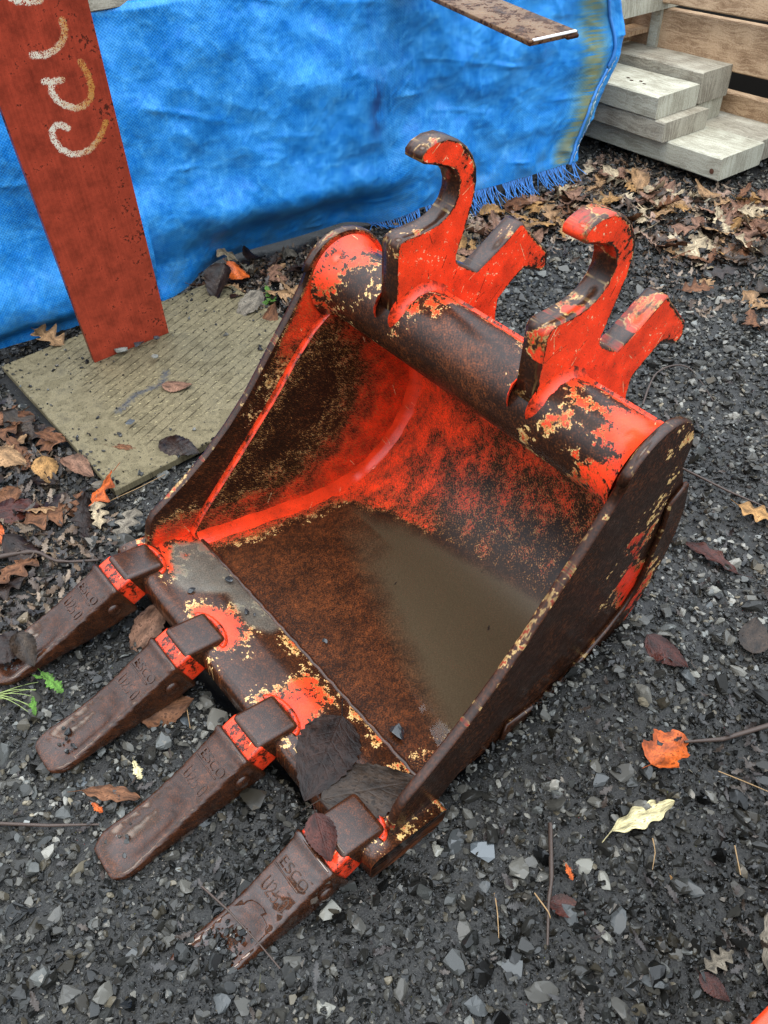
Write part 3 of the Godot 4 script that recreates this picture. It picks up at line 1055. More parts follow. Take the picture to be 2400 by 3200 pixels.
func build_gravel() -> void:
	rng.seed = 77
	var kinds := []
	for k in 7:
		kinds.append(rock_mesh(100 + k, [0.85, 0.6, 0.45, 0.75, 0.35, 0.95, 0.6][k]))
	# (how many per square metre at most, smallest, largest, near end of z, far end)
	var layers := [[13000, 0.004, 0.008, -0.15, -1.8, true], [7500, 0.007, 0.016, -0.15, -2.2, false], [5200, 0.008, 0.018, -2.0, -3.4, false], [2600, 0.013, 0.024, -3.2, -4.7, false], [900, 0.014, 0.030, -0.15, -3.4, false], [60, 0.028, 0.046, -0.15, -3.0, false], [16000, 0.003, 0.005, -0.15, -1.2, true]]
	var lists := []
	for k in kinds.size():
		lists.append(PackedFloat32Array())
	for layer in layers:
		var z0: float = layer[4]
		var z1: float = layer[3]
		var x0 := -0.62 + 0.335 * z0
		var x1 := 0.65 - 0.375 * z0
		var n := int(layer[0] * (z1 - z0) * (x1 - x0))
		for i in n:
			var x := rng.randf_range(x0, x1)
			var z := rng.randf_range(z0, z1)
			if not open_ground(x, z):
				continue
			var s := lerpf(layer[1], layer[2], pow(rng.randf(), 1.7))
			var b := Basis.from_euler(Vector3(rng.randfn() * 0.42, rng.randf() * TAU, rng.randfn() * 0.42)).scaled(Vector3.ONE * s * 1.25)
			var y := ground_y(x, z) + s * (rng.randf_range(0.0, 0.38) if not layer[5] else rng.randf_range(-0.1, 0.2))
			var c := stone_color(rng, layer[5])
			var dust := 1.05 + 1.2 * ground_noise.get_noise_2d(x * 0.9 + 40.0, z * 0.9)
			dust = maxf(dust, 0.45)
			c = Color(c.r * dust * 0.80, c.g * dust * 0.765, c.b * dust * 0.69)
			if z < -2.2 and x < 0.2 or x < -0.66 and z > -1.9 and z < -1.0:
				c = Color(c.r * 0.7, c.g * 0.62, c.b * 0.55)
			var L: PackedFloat32Array = lists[rng.randi() % kinds.size()]
			L.append_array(PackedFloat32Array([b.x.x, b.y.x, b.z.x, x, b.x.y, b.y.y, b.z.y, y, b.x.z, b.y.z, b.z.z, z, c.r, c.g, c.b, 1.0]))
	# grit and pebbles scattered on the plywood, thickest at its edges
	var bx := Vector3(0.76, 0, -0.65).normalized()
	var bz := Vector3(-0.619, 0, -0.785).normalized()
	for i in 420:
		var e := pow(rng.randf(), 2.6) * 0.4
		var p := Vector2(rng.randf(), rng.randf())
		match rng.randi() % 4:
			0: p.x = e
			1: p.x = 1.0 - e
			2: p.y = e
			3: p.y = 1.0 - e
		var v := Vector3(-0.672, 0.023, -1.530) + bx * p.x * 0.80 + bz * p.y * 0.77
		var s := lerpf(0.003, 0.014, pow(rng.randf(), 3.0))
		var b := Basis.from_euler(Vector3(rng.randfn() * 0.3, rng.randf() * TAU, rng.randfn() * 0.3)).scaled(Vector3.ONE * s * 1.25)
		var c := stone_color(rng, i % 3 > 0)
		lists[rng.randi() % kinds.size()].append_array(PackedFloat32Array([b.x.x, b.y.x, b.z.x, v.x, b.x.y, b.y.y, b.z.y, v.y + s * 0.2, b.x.z, b.y.z, b.z.z, v.z, c.r * 0.8, c.g * 0.78, c.b * 0.74, 1.0]))
	# grit lying over the tips of the buried teeth
	for i in 520:
		var k: int = [3, 3, 3, 0, 2, 1][rng.randi() % 6]
		if k in [1, 2] and i % 3:
			continue
		var zz := lerpf(0.150 if k == 3 else 0.205, 0.285, sqrt(rng.randf()))
		var tp := Vector3(rng.randf_range(-0.038, 0.038), -0.0105 * sin(clampf(zz / 0.285, 0, 1) * PI) - 0.006, zz)
		var tb := Basis(Vector3.RIGHT, Vector3(0, 0.868, 0.496), Vector3(0, -0.496, 0.868))
		var v := BO + BB * (Vector3(TOOTH_W[k], 0, 0.060) + tb * tp)
		var s := lerpf(0.004, 0.013, pow(rng.randf(), 2.2))
		var b := Basis.from_euler(Vector3(rng.randfn() * 0.4, rng.randf() * TAU, rng.randfn() * 0.4)).scaled(Vector3.ONE * s * 1.25)
		var c := stone_color(rng, i % 2 == 0)
		lists[rng.randi() % kinds.size()].append_array(PackedFloat32Array([b.x.x, b.y.x, b.z.x, v.x, b.x.y, b.y.y, b.z.y, v.y, b.x.z, b.y.z, b.z.z, v.z, c.r, c.g, c.b, 1.0]))
	for k in kinds.size():
		var mm := MultiMesh.new()
		mm.transform_format = MultiMesh.TRANSFORM_3D
		mm.use_colors = true
		mm.mesh = kinds[k]
		mm.instance_count = lists[k].size() / 16
		mm.buffer = lists[k]
		var o := MultiMeshInstance3D.new()
		o.name = numbered("gravel")
		o.multimesh = mm
		o.material_override = M.stone
		add_child(o)
		tag(o, "crushed dark grey wet gravel covering the ground round the bucket", "gravel", "loose gravel of the yard")
		o.set_meta("kind", "stuff")
	rock_kinds = kinds

var rock_kinds := []

# ------------------------------------------------------------------ timber, tarp, post

func plank_mesh(length: float, width: float, height: float, rough_seed: int) -> ArrayMesh:
	# along x, width along z, standing on y = 0; edges eased and slightly uneven
	var st := begin()
	st.set_smooth_group(-1)
	var r := RandomNumberGenerator.new()
	r.seed = rough_seed
	var n := 10
	var e := 0.005
	var ring0 := [Vector2(e, 0), Vector2(width - e, 0), Vector2(width, e), Vector2(width, height - e), Vector2(width - e, height), Vector2(e, height), Vector2(0, height - e), Vector2(0, e)]
	var rows := []
	var uvs := []
	for i in n + 1:
		var row := PackedVector3Array()
		var uv := PackedVector2Array()
		var run := 0.0
		for k in ring0.size() + 1:
			var p: Vector2 = ring0[k % 8]
			if k > 0:
				run += ring0[k - 1].distance_to(p)
			var dz := r.randf_range(-1, 1) * 0.0012
			var dy := r.randf_range(-1, 1) * 0.0012
			if k == 8:
				row.append(row[0])
			else:
				row.append(Vector3(length * i / n, p.y + dy, p.x + dz))
			uv.append(Vector2(length * i / n * 0.9 + rough_seed * 0.37, run * 2.2 + rough_seed * 0.21))
		rows.append(row)
		uvs.append(uv)
	sheet(st, rows, uvs, false)
	for end in 2:
		var row: PackedVector3Array = rows[0 if end == 0 else n]
		var c := Vector3(length * end, height / 2, width / 2)
		for k in 8:
			var ta := Vector2(row[k].y * 0.8, row[k].z * 2.5)
			var tb := Vector2(row[k + 1].y * 0.8, row[k + 1].z * 2.5)
			tri(st, c, row[k], row[k + 1], Vector2(c.y * 0.8, c.z * 2.5), ta, tb, Vector3(-1 if end == 0 else 1, 0, 0))
	return finish(st)

func plank(called: String, corner: Vector3, length: float, width: float, height: float, mat: Material, seed_: int, turn := 0.0) -> MeshInstance3D:
	var o := part(called, plank_mesh(length, width, height, seed_), mat, self)
	var a := Vector3(-0.570, 0, -0.822).rotated(Vector3.UP, turn)
	var b := Vector3(0.822, 0, -0.570).rotated(Vector3.UP, turn)
	o.transform = Transform3D(Basis(a, Vector3.UP, b), corner)
	return o

func build_timber() -> void:
	var g := "weathered grey planks in the pile at the upper right"
	var o := plank("plank", Vector3(1.425, 0.028, -3.315), 1.0, 0.285, 0.090, M.wood_grey_b, 1)
	tag(o, "lowest grey plank of the pile, its front corner sticking out over the leaves", "plank", g)
	part("knot", disc_mesh(0.011), plain(Color8(84, 52, 34), 0.8), o).transform = Transform3D(Basis(Vector3.UP, PI), Vector3(0.035, 0.032, -0.0012))
	o = plank("plank", Vector3(1.655, 0.030, -3.50), 0.9, 0.26, 0.088, M.wood_grey, 2, 0.02)
	tag(o, "grey plank lying flat beside the lowest plank, running off the right edge", "plank", g)
	o = plank("plank", Vector3(1.232, 0.1195, -3.515), 0.8, 0.285, 0.080, M.wood_grey, 3, -0.01)
	tag(o, "middle grey plank of the pile with a worn rounded corner", "plank", g)
	o = plank("plank", Vector3(1.440, 0.1200, -3.735), 0.5, 0.17, 0.085, M.wood_grey_b, 4)
	tag(o, "short grey block end tucked behind the middle plank of the pile", "plank", g)
	o = plank("plank", Vector3(1.200, 0.2010, -3.555), 0.75, 0.270, 0.088, M.wood_grey_b, 5, 0.01)
	tag(o, "topmost broad grey plank of the pile, with small dark dents near the tarp", "plank", g)
	for k in 4:
		part("dent", disc_mesh(0.006), M.rust_dark, o).transform = Transform3D(Basis(Vector3.RIGHT, -PI / 2).scaled(Vector3(1.6, 1, 1)), Vector3(0.16 + 0.035 * k, 0.0895, 0.10 + 0.02 * (k % 2)))
	o = plank("plank", Vector3(1.425, 0.2060, -3.715), 0.85, 0.20, 0.125, M.wood_grey, 6, -0.01)
	tag(o, "thick grey plank behind the topmost plank of the pile", "plank", g)
	# long brown boards standing on edge behind the pile
	g = "long brown boards on edge behind the plank pile"
	o = plank("board", Vector3(2.05, 0.30, -3.20), 1.9, 0.05, 0.185, M.wood_brown, 7, 0.03)
	tag(o, "broad brown board on edge with orange stains, middle of the boards behind the planks", "board", g)
	o = plank("board", Vector3(2.05, 0.515, -3.16), 1.9, 0.05, 0.24, M.wood_brown, 8, 0.05)
	tag(o, "uppermost brown board in the top right corner", "board", g)
	o = plank("board", Vector3(2.02, 0.095, -3.32), 0.86, 0.05, 0.105, M.wood_brown, 9, 0.0)
	tag(o, "low narrow brown board on the ground behind the grey planks", "board", g)
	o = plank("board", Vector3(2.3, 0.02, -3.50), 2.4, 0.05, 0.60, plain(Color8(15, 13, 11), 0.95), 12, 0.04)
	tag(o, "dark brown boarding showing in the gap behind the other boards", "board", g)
	# pallet, half hidden by the tarp
	var p := thing("pallet", "weathered pallet standing on end behind the tarp's right edge", "pallet", "", Transform3D(Basis(Vector3(-0.570, 0, -0.822), Vector3.UP, Vector3(0.822, 0, -0.570)), Vector3(1.335, 0.30, -4.14)))
	part("post", plank_mesh(0.05, 0.05, 0.185, 21), M.wood_grey_b, p)
	var b1 := part("board", plank_mesh(0.10, 0.60, 0.018, 22), M.wood_brown, p)
	b1.position = Vector3(0.055, 0.085, -0.58)
	var b2 := part("board", plank_mesh(0.02, 0.60, 0.18, 23), M.wood_brown, p)
	b2.position = Vector3(0.17, 0.0, -0.58)
	var b3 := part("board", plank_mesh(0.13, 0.70, 0.075, 24), M.wood_grey_b, p)
	b3.position = Vector3(-0.02, 0.188, -0.60)
	# grey timber laid on the tarp, upper left
	o = part("timber_beam", plank_mesh(1.5, 0.10, 0.09, 30), M.wood_grey, self)
	o.transform = Transform3D(Basis(Vector3(0.861, 0, -0.509), Vector3.UP, Vector3(-0.509, 0, -0.861) * -1.0), Vector3(-1.6, 0.856, -2.06) + Vector3(-0.509, 0, -0.861) * 0.10)
	tag(o, "grey timber beam lying along the top of the blue tarp", "beam")

func disc_mesh(r: float) -> ArrayMesh:
	var st := begin()
	for k in 10:
		var a := TAU * k / 10
		var b := TAU * (k + 1) / 10
		tri(st, Vector3(0, 0, 0.0008), Vector3(cos(a), sin(a), 0) * r, Vector3(cos(b), sin(b), 0) * r, Vector2.ZERO, Vector2.ZERO, Vector2.ZERO, Vector3(0, 0, 1))
	return finish(st)

const TD := Vector3(0.861, 0, -0.509)
const TN := Vector3(0.509, 0, 0.861)
const T0 := Vector3(-0.645, 0, -2.588)

func tarp_base(t: float) -> Vector3:      # where the tarp's lower edge runs
	var rec := smoothstep(-0.10, 0.22, t) * 0.20 * (1.0 - smoothstep(0.72, 0.95, t))
	var y := 0.068 * smoothstep(0.80, 0.98, t)
	return T0 + TD * t - TN * rec + Vector3.UP * y

func tarp_point(t: float, up: float) -> Vector3:
	var edge := smoothstep(1.3, 1.75, t)
	var base := tarp_base(minf(t, 1.765))
	var y := lerpf(base.y, 0.85, up)
	var fr := T0 + TD * t
	fr.y = y
	var lo := base
	lo.y = y
	var k := smoothstep(-0.05, 0.30, up)
	var p := lo.lerp(fr, k)
	var d := fold_noise.get_noise_2d(t * 1.5, up * 1.1) * 0.05
	d += (crease_noise.get_noise_2d(t * 0.5 + up * 0.25, up * 0.35 - t * 0.2) - 0.4) * 0.014
	d += (crease_noise.get_noise_2d(t * 1.3 + up * 0.8 + 7.0, up * 0.5) - 0.4) * 0.004
	d += 0.014 * pow(clampf(crease_noise.get_noise_2d(t * 0.22 + up * 0.10 + 3.0, up * 0.8 + t * 0.18), 0.0, 1.0), 6.0)
	d += 0.012 * (0.35 + smoothstep(0.4, 1.3, t)) * pow(clampf(crease_noise.get_noise_2d(t * 1.3 + up * 0.3 + 13.0, up * 0.16), 0.0, 1.0), 6.0)
	var wx := t * 2.4 + fold_noise.get_noise_2d(t * 2.0, up * 2.0 + 9.0) * 0.5
	var wy := up * 1.7 + fold_noise.get_noise_2d(t * 2.0 + 5.0, up * 2.0) * 0.5
	d += (crease_noise.get_noise_2d(wx, wy + 31.0) - 0.4) * 0.0022
	d += (crease_noise.get_noise_2d(wx * 2.3 + 3.0, wy * 2.3) - 0.4) * 0.0007
	d += 0.006 * smoothstep(0.3, 1.2, t) * sin(t * 23.0 + 4.0 * fold_noise.get_noise_2d(t * 1.2, up * 0.7)) * (1.0 - up)
	d += 0.010 * edge * sin(t * 52.0 + up * 3.0 + 2.0 * fold_noise.get_noise_2d(t * 3, up * 2)) * (0.4 + 0.6 * (1.0 - up))
	# the bulging fold above the tuck, then slack below it
	var bul := smoothstep(-0.25, 0.05, t) * (1.0 - smoothstep(0.70, 1.0, t))
	d += bul * 0.030 * exp(-pow((up - 0.30 + 0.10 * (t - 0.1)) / 0.09, 2.0))
	d -= bul * 0.020 * exp(-pow((up - 0.13) / 0.06, 2.0))
	if t < -0.1:
		d += 0.05 * exp(-pow((up - 0.16) / 0.13, 2.0))
		d -= 0.06 * (1.0 - smoothstep(0.0, 0.10, up))
	d *= smoothstep(0.0, 0.06, up) * 0.75 + 0.25
	p += TN * d
	if t > 1.3:
		var bulge: float = lerpf(0.0, 0.14, smoothstep(0.0, 0.55, up)) * (1.0 - 0.9 * smoothstep(0.58, 1.0, up))
		p += TD * bulge * smoothstep(1.3, 1.77, t)
	return p

func build_tarp() -> void:
	var root := thing("tarp", "blue woven tarpaulin draped over a stack, frayed along its lower edge", "tarp")
	var st := begin()
	st.set_smooth_group(1)
	var rows := []
	var uvs := []
	var nt := 420
	var nu := 150
	for i in nu + 1:
		var up := float(i) / nu
		var row := PackedVector3Array()
		var uv := PackedVector2Array()
		for k in nt + 1:
			var t := lerpf(-1.1, 1.77, float(k) / nt)
			row.append(tarp_point(t, up))
			uv.append(Vector2((t + 1.1) / 3.0, 1.0 - up * 0.85 / 0.9))
		# round the right end and away
		var last := row[nt]
		for k in 6:
			var a := (k + 1) / 6.0 * PI / 2
			row.append(last + TD * 0.03 * sin(a) - TN * 0.03 * (1.0 - cos(a)))
			uv.append(Vector2((1.77 + 1.1 + 0.01 * k) / 3.0, 1.0 - up * 0.85 / 0.9))
		row.append(row[-1] - TN * 0.9 + TD * 0.02)
		uv.append(Vector2(1.0, 1.0 - up * 0.85 / 0.9))
		rows.append(row)
		uvs.append(uv)
	# over the top edge and back
	for i in 9:
		var a := minf(i / 6.0, 1.0) * PI / 2
		var row := PackedVector3Array()
		var uv := PackedVector2Array()
		for k in nt + 8:
			var q: Vector3 = rows[nu][k]
			var back := 0.03 * sin(a) + (0.25 * (i - 6) if i > 6 else 0.0)
			var w := fold_noise.get_noise_2d(q.x * 2.0, q.z * 2.0 + i) * 0.008 * minf(i / 4.0, 1.0)
			row.append(q - TN * (0.03 - 0.03 * cos(a) + (0.3 * (i - 6) if i > 6 else 0.0)) + Vector3.UP * (0.02 * sin(a) + w) + TN * 0.0 * back)
			uv.append(Vector2(uvs[nu][k].x, 0.06 - i * 0.005))
		rows.append(row)
		uvs.append(uv)
	sheet(st, rows, uvs, false)
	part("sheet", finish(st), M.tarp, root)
	# stitched hem near the right end
	var hem := PackedVector3Array()
	for i in 60:
		hem.append(tarp_point(1.725 + 0.012 * sin(i * 0.21), i / 75.0) + TN * 0.006)
	part("hem", bar(hem, PackedFloat32Array([0.006]), 6), M.fringe, root)
	var cord := PackedVector3Array()
	for i in 46:
		cord.append(tarp_point(1.735 + 0.014 * sin(i * 0.17) + 0.003 * sin(i * 1.9), 0.02 + i / 95.0) + TN * 0.014)
	part("cord", bar(cord, PackedFloat32Array([0.0016]), 5), plain(Color8(176, 180, 176), 0.8), root)
	# frayed threads
	var fr := begin()
	fr.set_smooth_group(1)
	rng.seed = 41
	for k in 190:
		var t := lerpf(0.80, 1.76, (k + rng.randf()) / 190.0)
		if k % 37 > 31:
			continue
		var p := tarp_point(t, 0.0) + TN * 0.002
		var l := rng.randf_range(0.03, 0.075) * (1.0 if rng.randf() < 0.93 else 2.2)
		var path := PackedVector3Array()
		var bend := rng.randfn() * 0.014
		for j in 5:
			var f := j / 4.0
			var q := p + TD * bend * f * f * 1.6 + TN * (0.03 * f + 0.03 * f * f) + Vector3.DOWN * l * f
			q.y = maxf(q.y, ground_y(q.x, q.z) + 0.012)
			path.append(q)
		add_bar(fr, path, PackedFloat32Array([0.0018, 0.0017, 0.0015, 0.0013, 0.001]), 4)
	part("fringe", finish(fr), M.fringe, root)

func build_board_and_post() -> void:
	var bx := Vector3(0.76, 0, -0.65).normalized()
	var bz := Vector3(-0.619, 0, -0.785).normalized()
	var o := part("plywood_sheet", board_mesh(0.80, 0.77, 0.019), M.plywood, self)
	o.transform = Transform3D(Basis(bx, Vector3.UP, bz), Vector3(-0.672, 0.003, -1.530))
	tag(o, "olive brown sheet of mesh patterned plywood lying on the ground under the post", "plywood")
	var d := Vector3(0.075, 0.961, 0.266).normalized()
	var xp := Vector3(0.79, 0.105, -0.604)
	xp = (xp - d * xp.dot(d)).normalized()
	var n := xp.cross(d)
	var root := thing("steel_post", "leaning red oxide steel beam with white and ochre chalk curls", "post", "", Transform3D(Basis(xp, d, n), Vector3(-0.862, 0.023, -2.129)))
	var st := begin()
	var w := 0.254
	var cut := -0.028
	quad(st, Vector3(0, 0, 0), Vector3(w, cut, 0), Vector3(w, 1.25, 0), Vector3(0, 1.25, 0), Vector2(0, 1), Vector2(1, 1), Vector2(1, 0), Vector2(0, 0), Vector3(0, 0, 1))
	var front := part("flange", finish(st), M.post, root)
	front.position = Vector3(0, 0, 0.0005)
	part("flange", box_mesh(Vector3(0, 0, -0.016), Vector3(w, 1.25, 0), Vector2(0, cut)), M.post_side, root)
	part("web", box_mesh(Vector3(w / 2 - 0.006, 0, -0.10), Vector3(w / 2 + 0.006, 1.25, -0.016), Vector2(0, 0)), M.post_side, root)

func box_mesh(lo: Vector3, hi: Vector3, foot: Vector2) -> ArrayMesh:
	var st := begin()
	var p := []
	for k in 8:
		var v := Vector3(hi.x if k & 1 else lo.x, hi.y if k & 2 else lo.y, hi.z if k & 4 else lo.z)
		if not k & 2:
			v.y += foot.y if k & 1 else foot.x
		p.append(v)
	var z := Vector2.ZERO
	for f in [[0, 1, 3, 2, Vector3(0, 0, -1)], [4, 5, 7, 6, Vector3(0, 0, 1)], [0, 2, 6, 4, Vector3(-1, 0, 0)], [1, 3, 7, 5, Vector3(1, 0, 0)], [0, 1, 5, 4, Vector3(0, -1, 0)], [2, 3, 7, 6, Vector3(0, 1, 0)]]:
		quad(st, p[f[0]], p[f[1]], p[f[2]], p[f[3]], z, z, z, z, f[4])
	return finish(st)

func board_mesh(lx: float, lz: float, h: float) -> ArrayMesh:
	var st := begin()
	var e := 0.002
	var top := [Vector3(e, h, e), Vector3(lx - e, h, e), Vector3(lx - e, h, lz - e), Vector3(e, h, lz - e)]
	var mid := [Vector3(0, h - e, 0), Vector3(lx, h - e, 0), Vector3(lx, h - e, lz), Vector3(0, h - e, lz)]
	var bot := [Vector3(0, 0, 0), Vector3(lx, 0, 0), Vector3(lx, 0, lz), Vector3(0, 0, lz)]
	var uv := [Vector2(0, 0), Vector2(1, 0), Vector2(1, 1), Vector2(0, 1)]
	quad(st, top[0], top[1], top[2], top[3], uv[0], uv[1], uv[2], uv[3], Vector3.UP)
	var c := Vector3(lx / 2, h / 2, lz / 2)
	for k in 4:
		var l := (k + 1) % 4
		quad(st, top[k], top[l], mid[l], mid[k], uv[k], uv[l], uv[l], uv[k], (mid[k] + mid[l]) / 2 - c)
		quad(st, mid[k], mid[l], bot[l], bot[k], uv[k], uv[l], uv[l] * 0.98, uv[k] * 0.98, (mid[k] + mid[l]) / 2 - c)
	return finish(st)

# ------------------------------------------------------------------ the bucket

func build_bucket() -> void:
	var root := thing("excavator_bucket", "rusty orange painted excavator bucket with four teeth, holding muddy water", "bucket", "", Transform3D(BB, BO))
	var rect := Rect2(-0.82, -0.07, 0.82, 0.76)
	var so := shell_out()
	# side walls
	for side in [-1.0, 1.0]:
		var wall := PackedVector2Array()
		for p in STRIP_LINE:
			wall.append(p)
		wall.append(Vector2(-0.47, 0.505))
		wall.append(Vector2(-0.535, 0.585))
		for i in range(so.size() - 2, -1, -1):
			wall.append(so[i] + (SHELL_IN[i] - so[i]) * 0.12)
		var inner_mat: Material = M.side_left
		var sw := part("side_wall", plate(wall, side, 0.382, 0.400, TAPER, 0.0022, rect, [inner_mat, M.side_out, M.paint_worn]), null, root)
		part("side_cutter", plate(strip_outline(), side, 0.3985, 0.4165, TAPER, 0.003, rect, [inner_mat, M.side_out, M.rim]), null, sw)
		# wear plate round the heel, outside
		var wear := PackedVector2Array()
		var inner_edge := PackedVector2Array()
		for i in range(2, 14):
			wear.append(so[i])
			var t := (so[mini(i + 1, so.size() - 1)] - so[i - 1]).normalized()
			inner_edge.append(so[i] + Vector2(t.y, -t.x) * (0.062 + 0.01 * sin(i * 1.3)))
		inner_edge.reverse()
		wear.append_array(inner_edge)
		part("wear_plate", plate(wear, side, 0.3995, 0.411, TAPER, 0.003, rect, [M.rust_dark, M.side_out, M.rim]), null, root)
		# weld fillet between wall and floor, inside
		var st := begin()
		st.set_smooth_group(1)
		var rows := []
		var uvs := []
		var n := 40
		for i in n + 1:
			var f := float(i) / n * (SHELL_IN.size() - 3)
			var i0 := int(f)
			var p := SHELL_IN[i0].lerp(SHELL_IN[i0 + 1], f - i0)
			var t := (SHELL_IN[mini(i0 + 1, SHELL_IN.size() - 1)] - SHELL_IN[maxi(i0 - 1, 0)]).normalized()
			var nn := Vector2(t.y, -t.x)
			var row := PackedVector3Array()
			var uv := PackedVector2Array()
			var wall_x := 0.3835 + TAPER * p.x
			var r := 0.038 + 0.0025 * sin(i * 2.1) 
			for k in 6:
				var a := k / 5.0 * PI / 2
				var off_w := r * (1.0 - sin(a))
				var off_n := r * (1.0 - cos(a))
				var q := p + nn * (off_n - 0.002)
				row.append(Vector3(side * (wall_x - off_w + 0.002), q.y, q.x))
				uv.append(Vector2(i * 0.03, k * 0.03))
			rows.append(row)
			uvs.append(uv)
		sheet(st, rows, uvs, side < 0)
		part("weld_fillet", finish(st), M.paint if side < 0 else M.paint_worn, root)
	# floor and back in one curved sheet
	var rows := []
	var uvs := []
	var rows_o := []
	var nw := 24
	var total := 0.0
	for i in SHELL_IN.size() - 1:
		total += SHELL_IN[i].distance_to(SHELL_IN[i + 1])
	var run := 0.0
	for i in SHELL_IN.size():
		if i:
			run += SHELL_IN[i].distance_to(SHELL_IN[i - 1])
		var row := PackedVector3Array()
		var row_o := PackedVector3Array()
		var uv := PackedVector2Array()
		var half := 0.392 + TAPER * SHELL_IN[i].x
		for k in nw + 1:
			var w := lerpf(-half, half, float(k) / nw)
			row.append(Vector3(w, SHELL_IN[i].y, SHELL_IN[i].x))
			row_o.append(Vector3(w, so[i].y, so[i].x))
			uv.append(Vector2((w + 0.42) / 0.84, run / total))
		rows.append(row)
		rows_o.append(row_o)
		uvs.append(uv)
	var st1 := begin()
	st1.set_smooth_group(1)
	sheet(st1, rows, uvs, false)
	var inner := finish(st1)
	part("floor", inner, M.shell, root)
	var st2 := begin()
	st2.set_smooth_group(1)
	sheet(st2, rows_o, uvs, true)
	var last := rows.size() - 1
	sheet(st2, [rows[last], rows_o[last]], [uvs[last], uvs[last]], false)
	part("back_plate", finish(st2), M.paint_worn, root)
	# cutting edge
	var prof := [Vector2(-0.166, -0.052), Vector2(-0.166, -0.006), Vector2(-0.158, 0.0), Vector2(-0.10, 0.0), Vector2(-0.05, 0.0), Vector2(-0.014, -0.0005), Vector2(-0.003, -0.006), Vector2(0.001, -0.014), Vector2(-0.004, -0.050), Vector2(-0.012, -0.058), Vector2(-0.155, -0.060), Vector2(-0.166, -0.052)]
	var st3 := begin()
	st3.set_smooth_group(1)
	rows = []
	uvs = []
	for k in 41:
		var w := lerpf(-0.432, 0.432, k / 40.0)
		var row := PackedVector3Array()
		var uv := PackedVector2Array()
		for p in prof:
			row.append(Vector3(w, p.y, p.x))
			uv.append(Vector2((w + 0.45) / 0.9, (p.x + (p.y if p.y < -0.007 else 0.0) * -0.1 + 0.17) / 0.18))
		rows.append(row)
		uvs.append(uv)
	sheet(st3, rows, uvs, true)
	for end in [0, 40]:
		var row: PackedVector3Array = rows[end]
		for k in row.size() - 1:
			tri(st3, Vector3(row[0].x, -0.03, -0.08), row[k], row[k + 1], Vector2(0.5, 0.4), Vector2(0.5, 0.42), Vector2(0.52, 0.4), Vector3(signf(row[0].x), 0, 0))
	part("cutting_edge", finish(st3), M.blade, root)
	# weld bead along the rear of the cutting edge
	var bead := PackedVector3Array()
	for k in 50:
		bead.append(Vector3(lerpf(-0.37, 0.37, k / 49.0), -0.0055, -0.165 + 0.0015 * sin(k * 2.3)))
	part("weld_bead", bar(bead, PackedFloat32Array([0.006]), 8), M.rust_tooth, root)
	# cross tube with its collars
	rows = []
	uvs = []
	for k in 41:
		var w := lerpf(-0.372, 0.372, k / 40.0)
		var row := PackedVector3Array()
		var uv := PackedVector2Array()
		for j in 65:
			var a := TAU * j / 64
			var r := TUBE_R
			var e := 0.372 - absf(w)
			r += 0.016 * pow(clampf(1.0 - e / 0.030, 0, 1), 2.0)
			row.append(Vector3(w, TUBE_C.y + sin(a) * r, TUBE_C.x + cos(a) * r))
			uv.append(Vector2(float(j) / 64, (w + 0.40) / 0.80))
		rows.append(row)
		uvs.append(uv)
	var st4 := begin()
	st4.set_smooth_group(1)
	sheet(st4, rows, uvs, false)
	part("cross_tube", finish(st4), M.tube, root)
	# coupler ears
	var erect := Rect2(-0.86, 0.40, 0.47, 0.50)
	for k in 2:
		var lo: float = [-0.193, 0.1445][k]
		var ear := part("coupler_ear", plate(EAR, 1.0, lo, lo + 0.043, 0.0, 0.0035, erect, [M.ear_b, M.ear_a if k == 0 else M.ear_b, M.rim_worn if k == 1 else M.rim]), null, root)
		for face in [0, 1]:
			var fst := begin()
			fst.set_smooth_group(1)
			var frows := []
			var fuvs := []
			var sgn := -1.0 if face == 0 else 1.0
			var x := lo if face == 0 else lo + 0.043
			for j in 31:
				var a := deg_to_rad(lerpf(8.0, 205.0, j / 30.0))
				var fr := 0.021 * (1.0 + 0.08 * sin(j * 1.9)) * clampf(minf(j, 30 - j) / 3.0 + 0.25, 0.0, 1.0)
				var row := PackedVector3Array()
				var uv := PackedVector2Array()
				for q in 7:
					var w := q / 6.0 * PI / 2
					var rr := TUBE_R - 0.0015 + fr * (1.0 - cos(w))
					row.append(Vector3(x + sgn * (fr * (1.0 - sin(w)) - 0.001), TUBE_C.y + sin(a) * rr, TUBE_C.x + cos(a) * rr))
					uv.append(Vector2(j * 0.1, q * 0.1))
				frows.append(row)
				fuvs.append(uv)
			sheet(fst, frows, fuvs, face == 0)
			part("weld_fillet", finish(fst), M.paint_worn, ear)
	# adapters and teeth
	for k in 4:
		var w: float = TOOTH_W[k]
		var ad := part("tooth_adapter", block(Vector3(-0.042, -0.055, -0.052), Vector3(0.042, 0.0125, 0.037), 0.010), M.rust_tooth, root)
		ad.position = Vector3(w, 0, 0)
		var tb := Basis(Vector3.RIGHT, Vector3(0, 0.868, 0.496), Vector3(0, -0.496, 0.868))
		var nose := part("nose", block(Vector3(-0.0435, -0.080, -0.034), Vector3(0.0435, -0.007, 0.004), 0.006), M.paint_worn, ad)
		nose.transform = Transform3D(tb, Vector3(0, 0, 0.060))
		# curved weld behind the adapter
		var path := PackedVector3Array()
		for j in 15:
			var a := PI * j / 14.0
			path.append(Vector3(cos(a) * 0.048, -0.002, -0.036 - sin(a) * 0.024))
		part("weld_bead", bar(path, PackedFloat32Array([0.006, 0.007, 0.007]), 8), M.paint_worn, ad)
		var tooth := part("tooth", tooth_mesh(k), M.rust_wet if k == 3 else M.rust_tooth, root)
		tooth.transform = Transform3D(tb, Vector3(w, 0, 0.060))
		var pin := part("retaining_pin", SphereMesh.new(), M.rust_tooth, tooth)
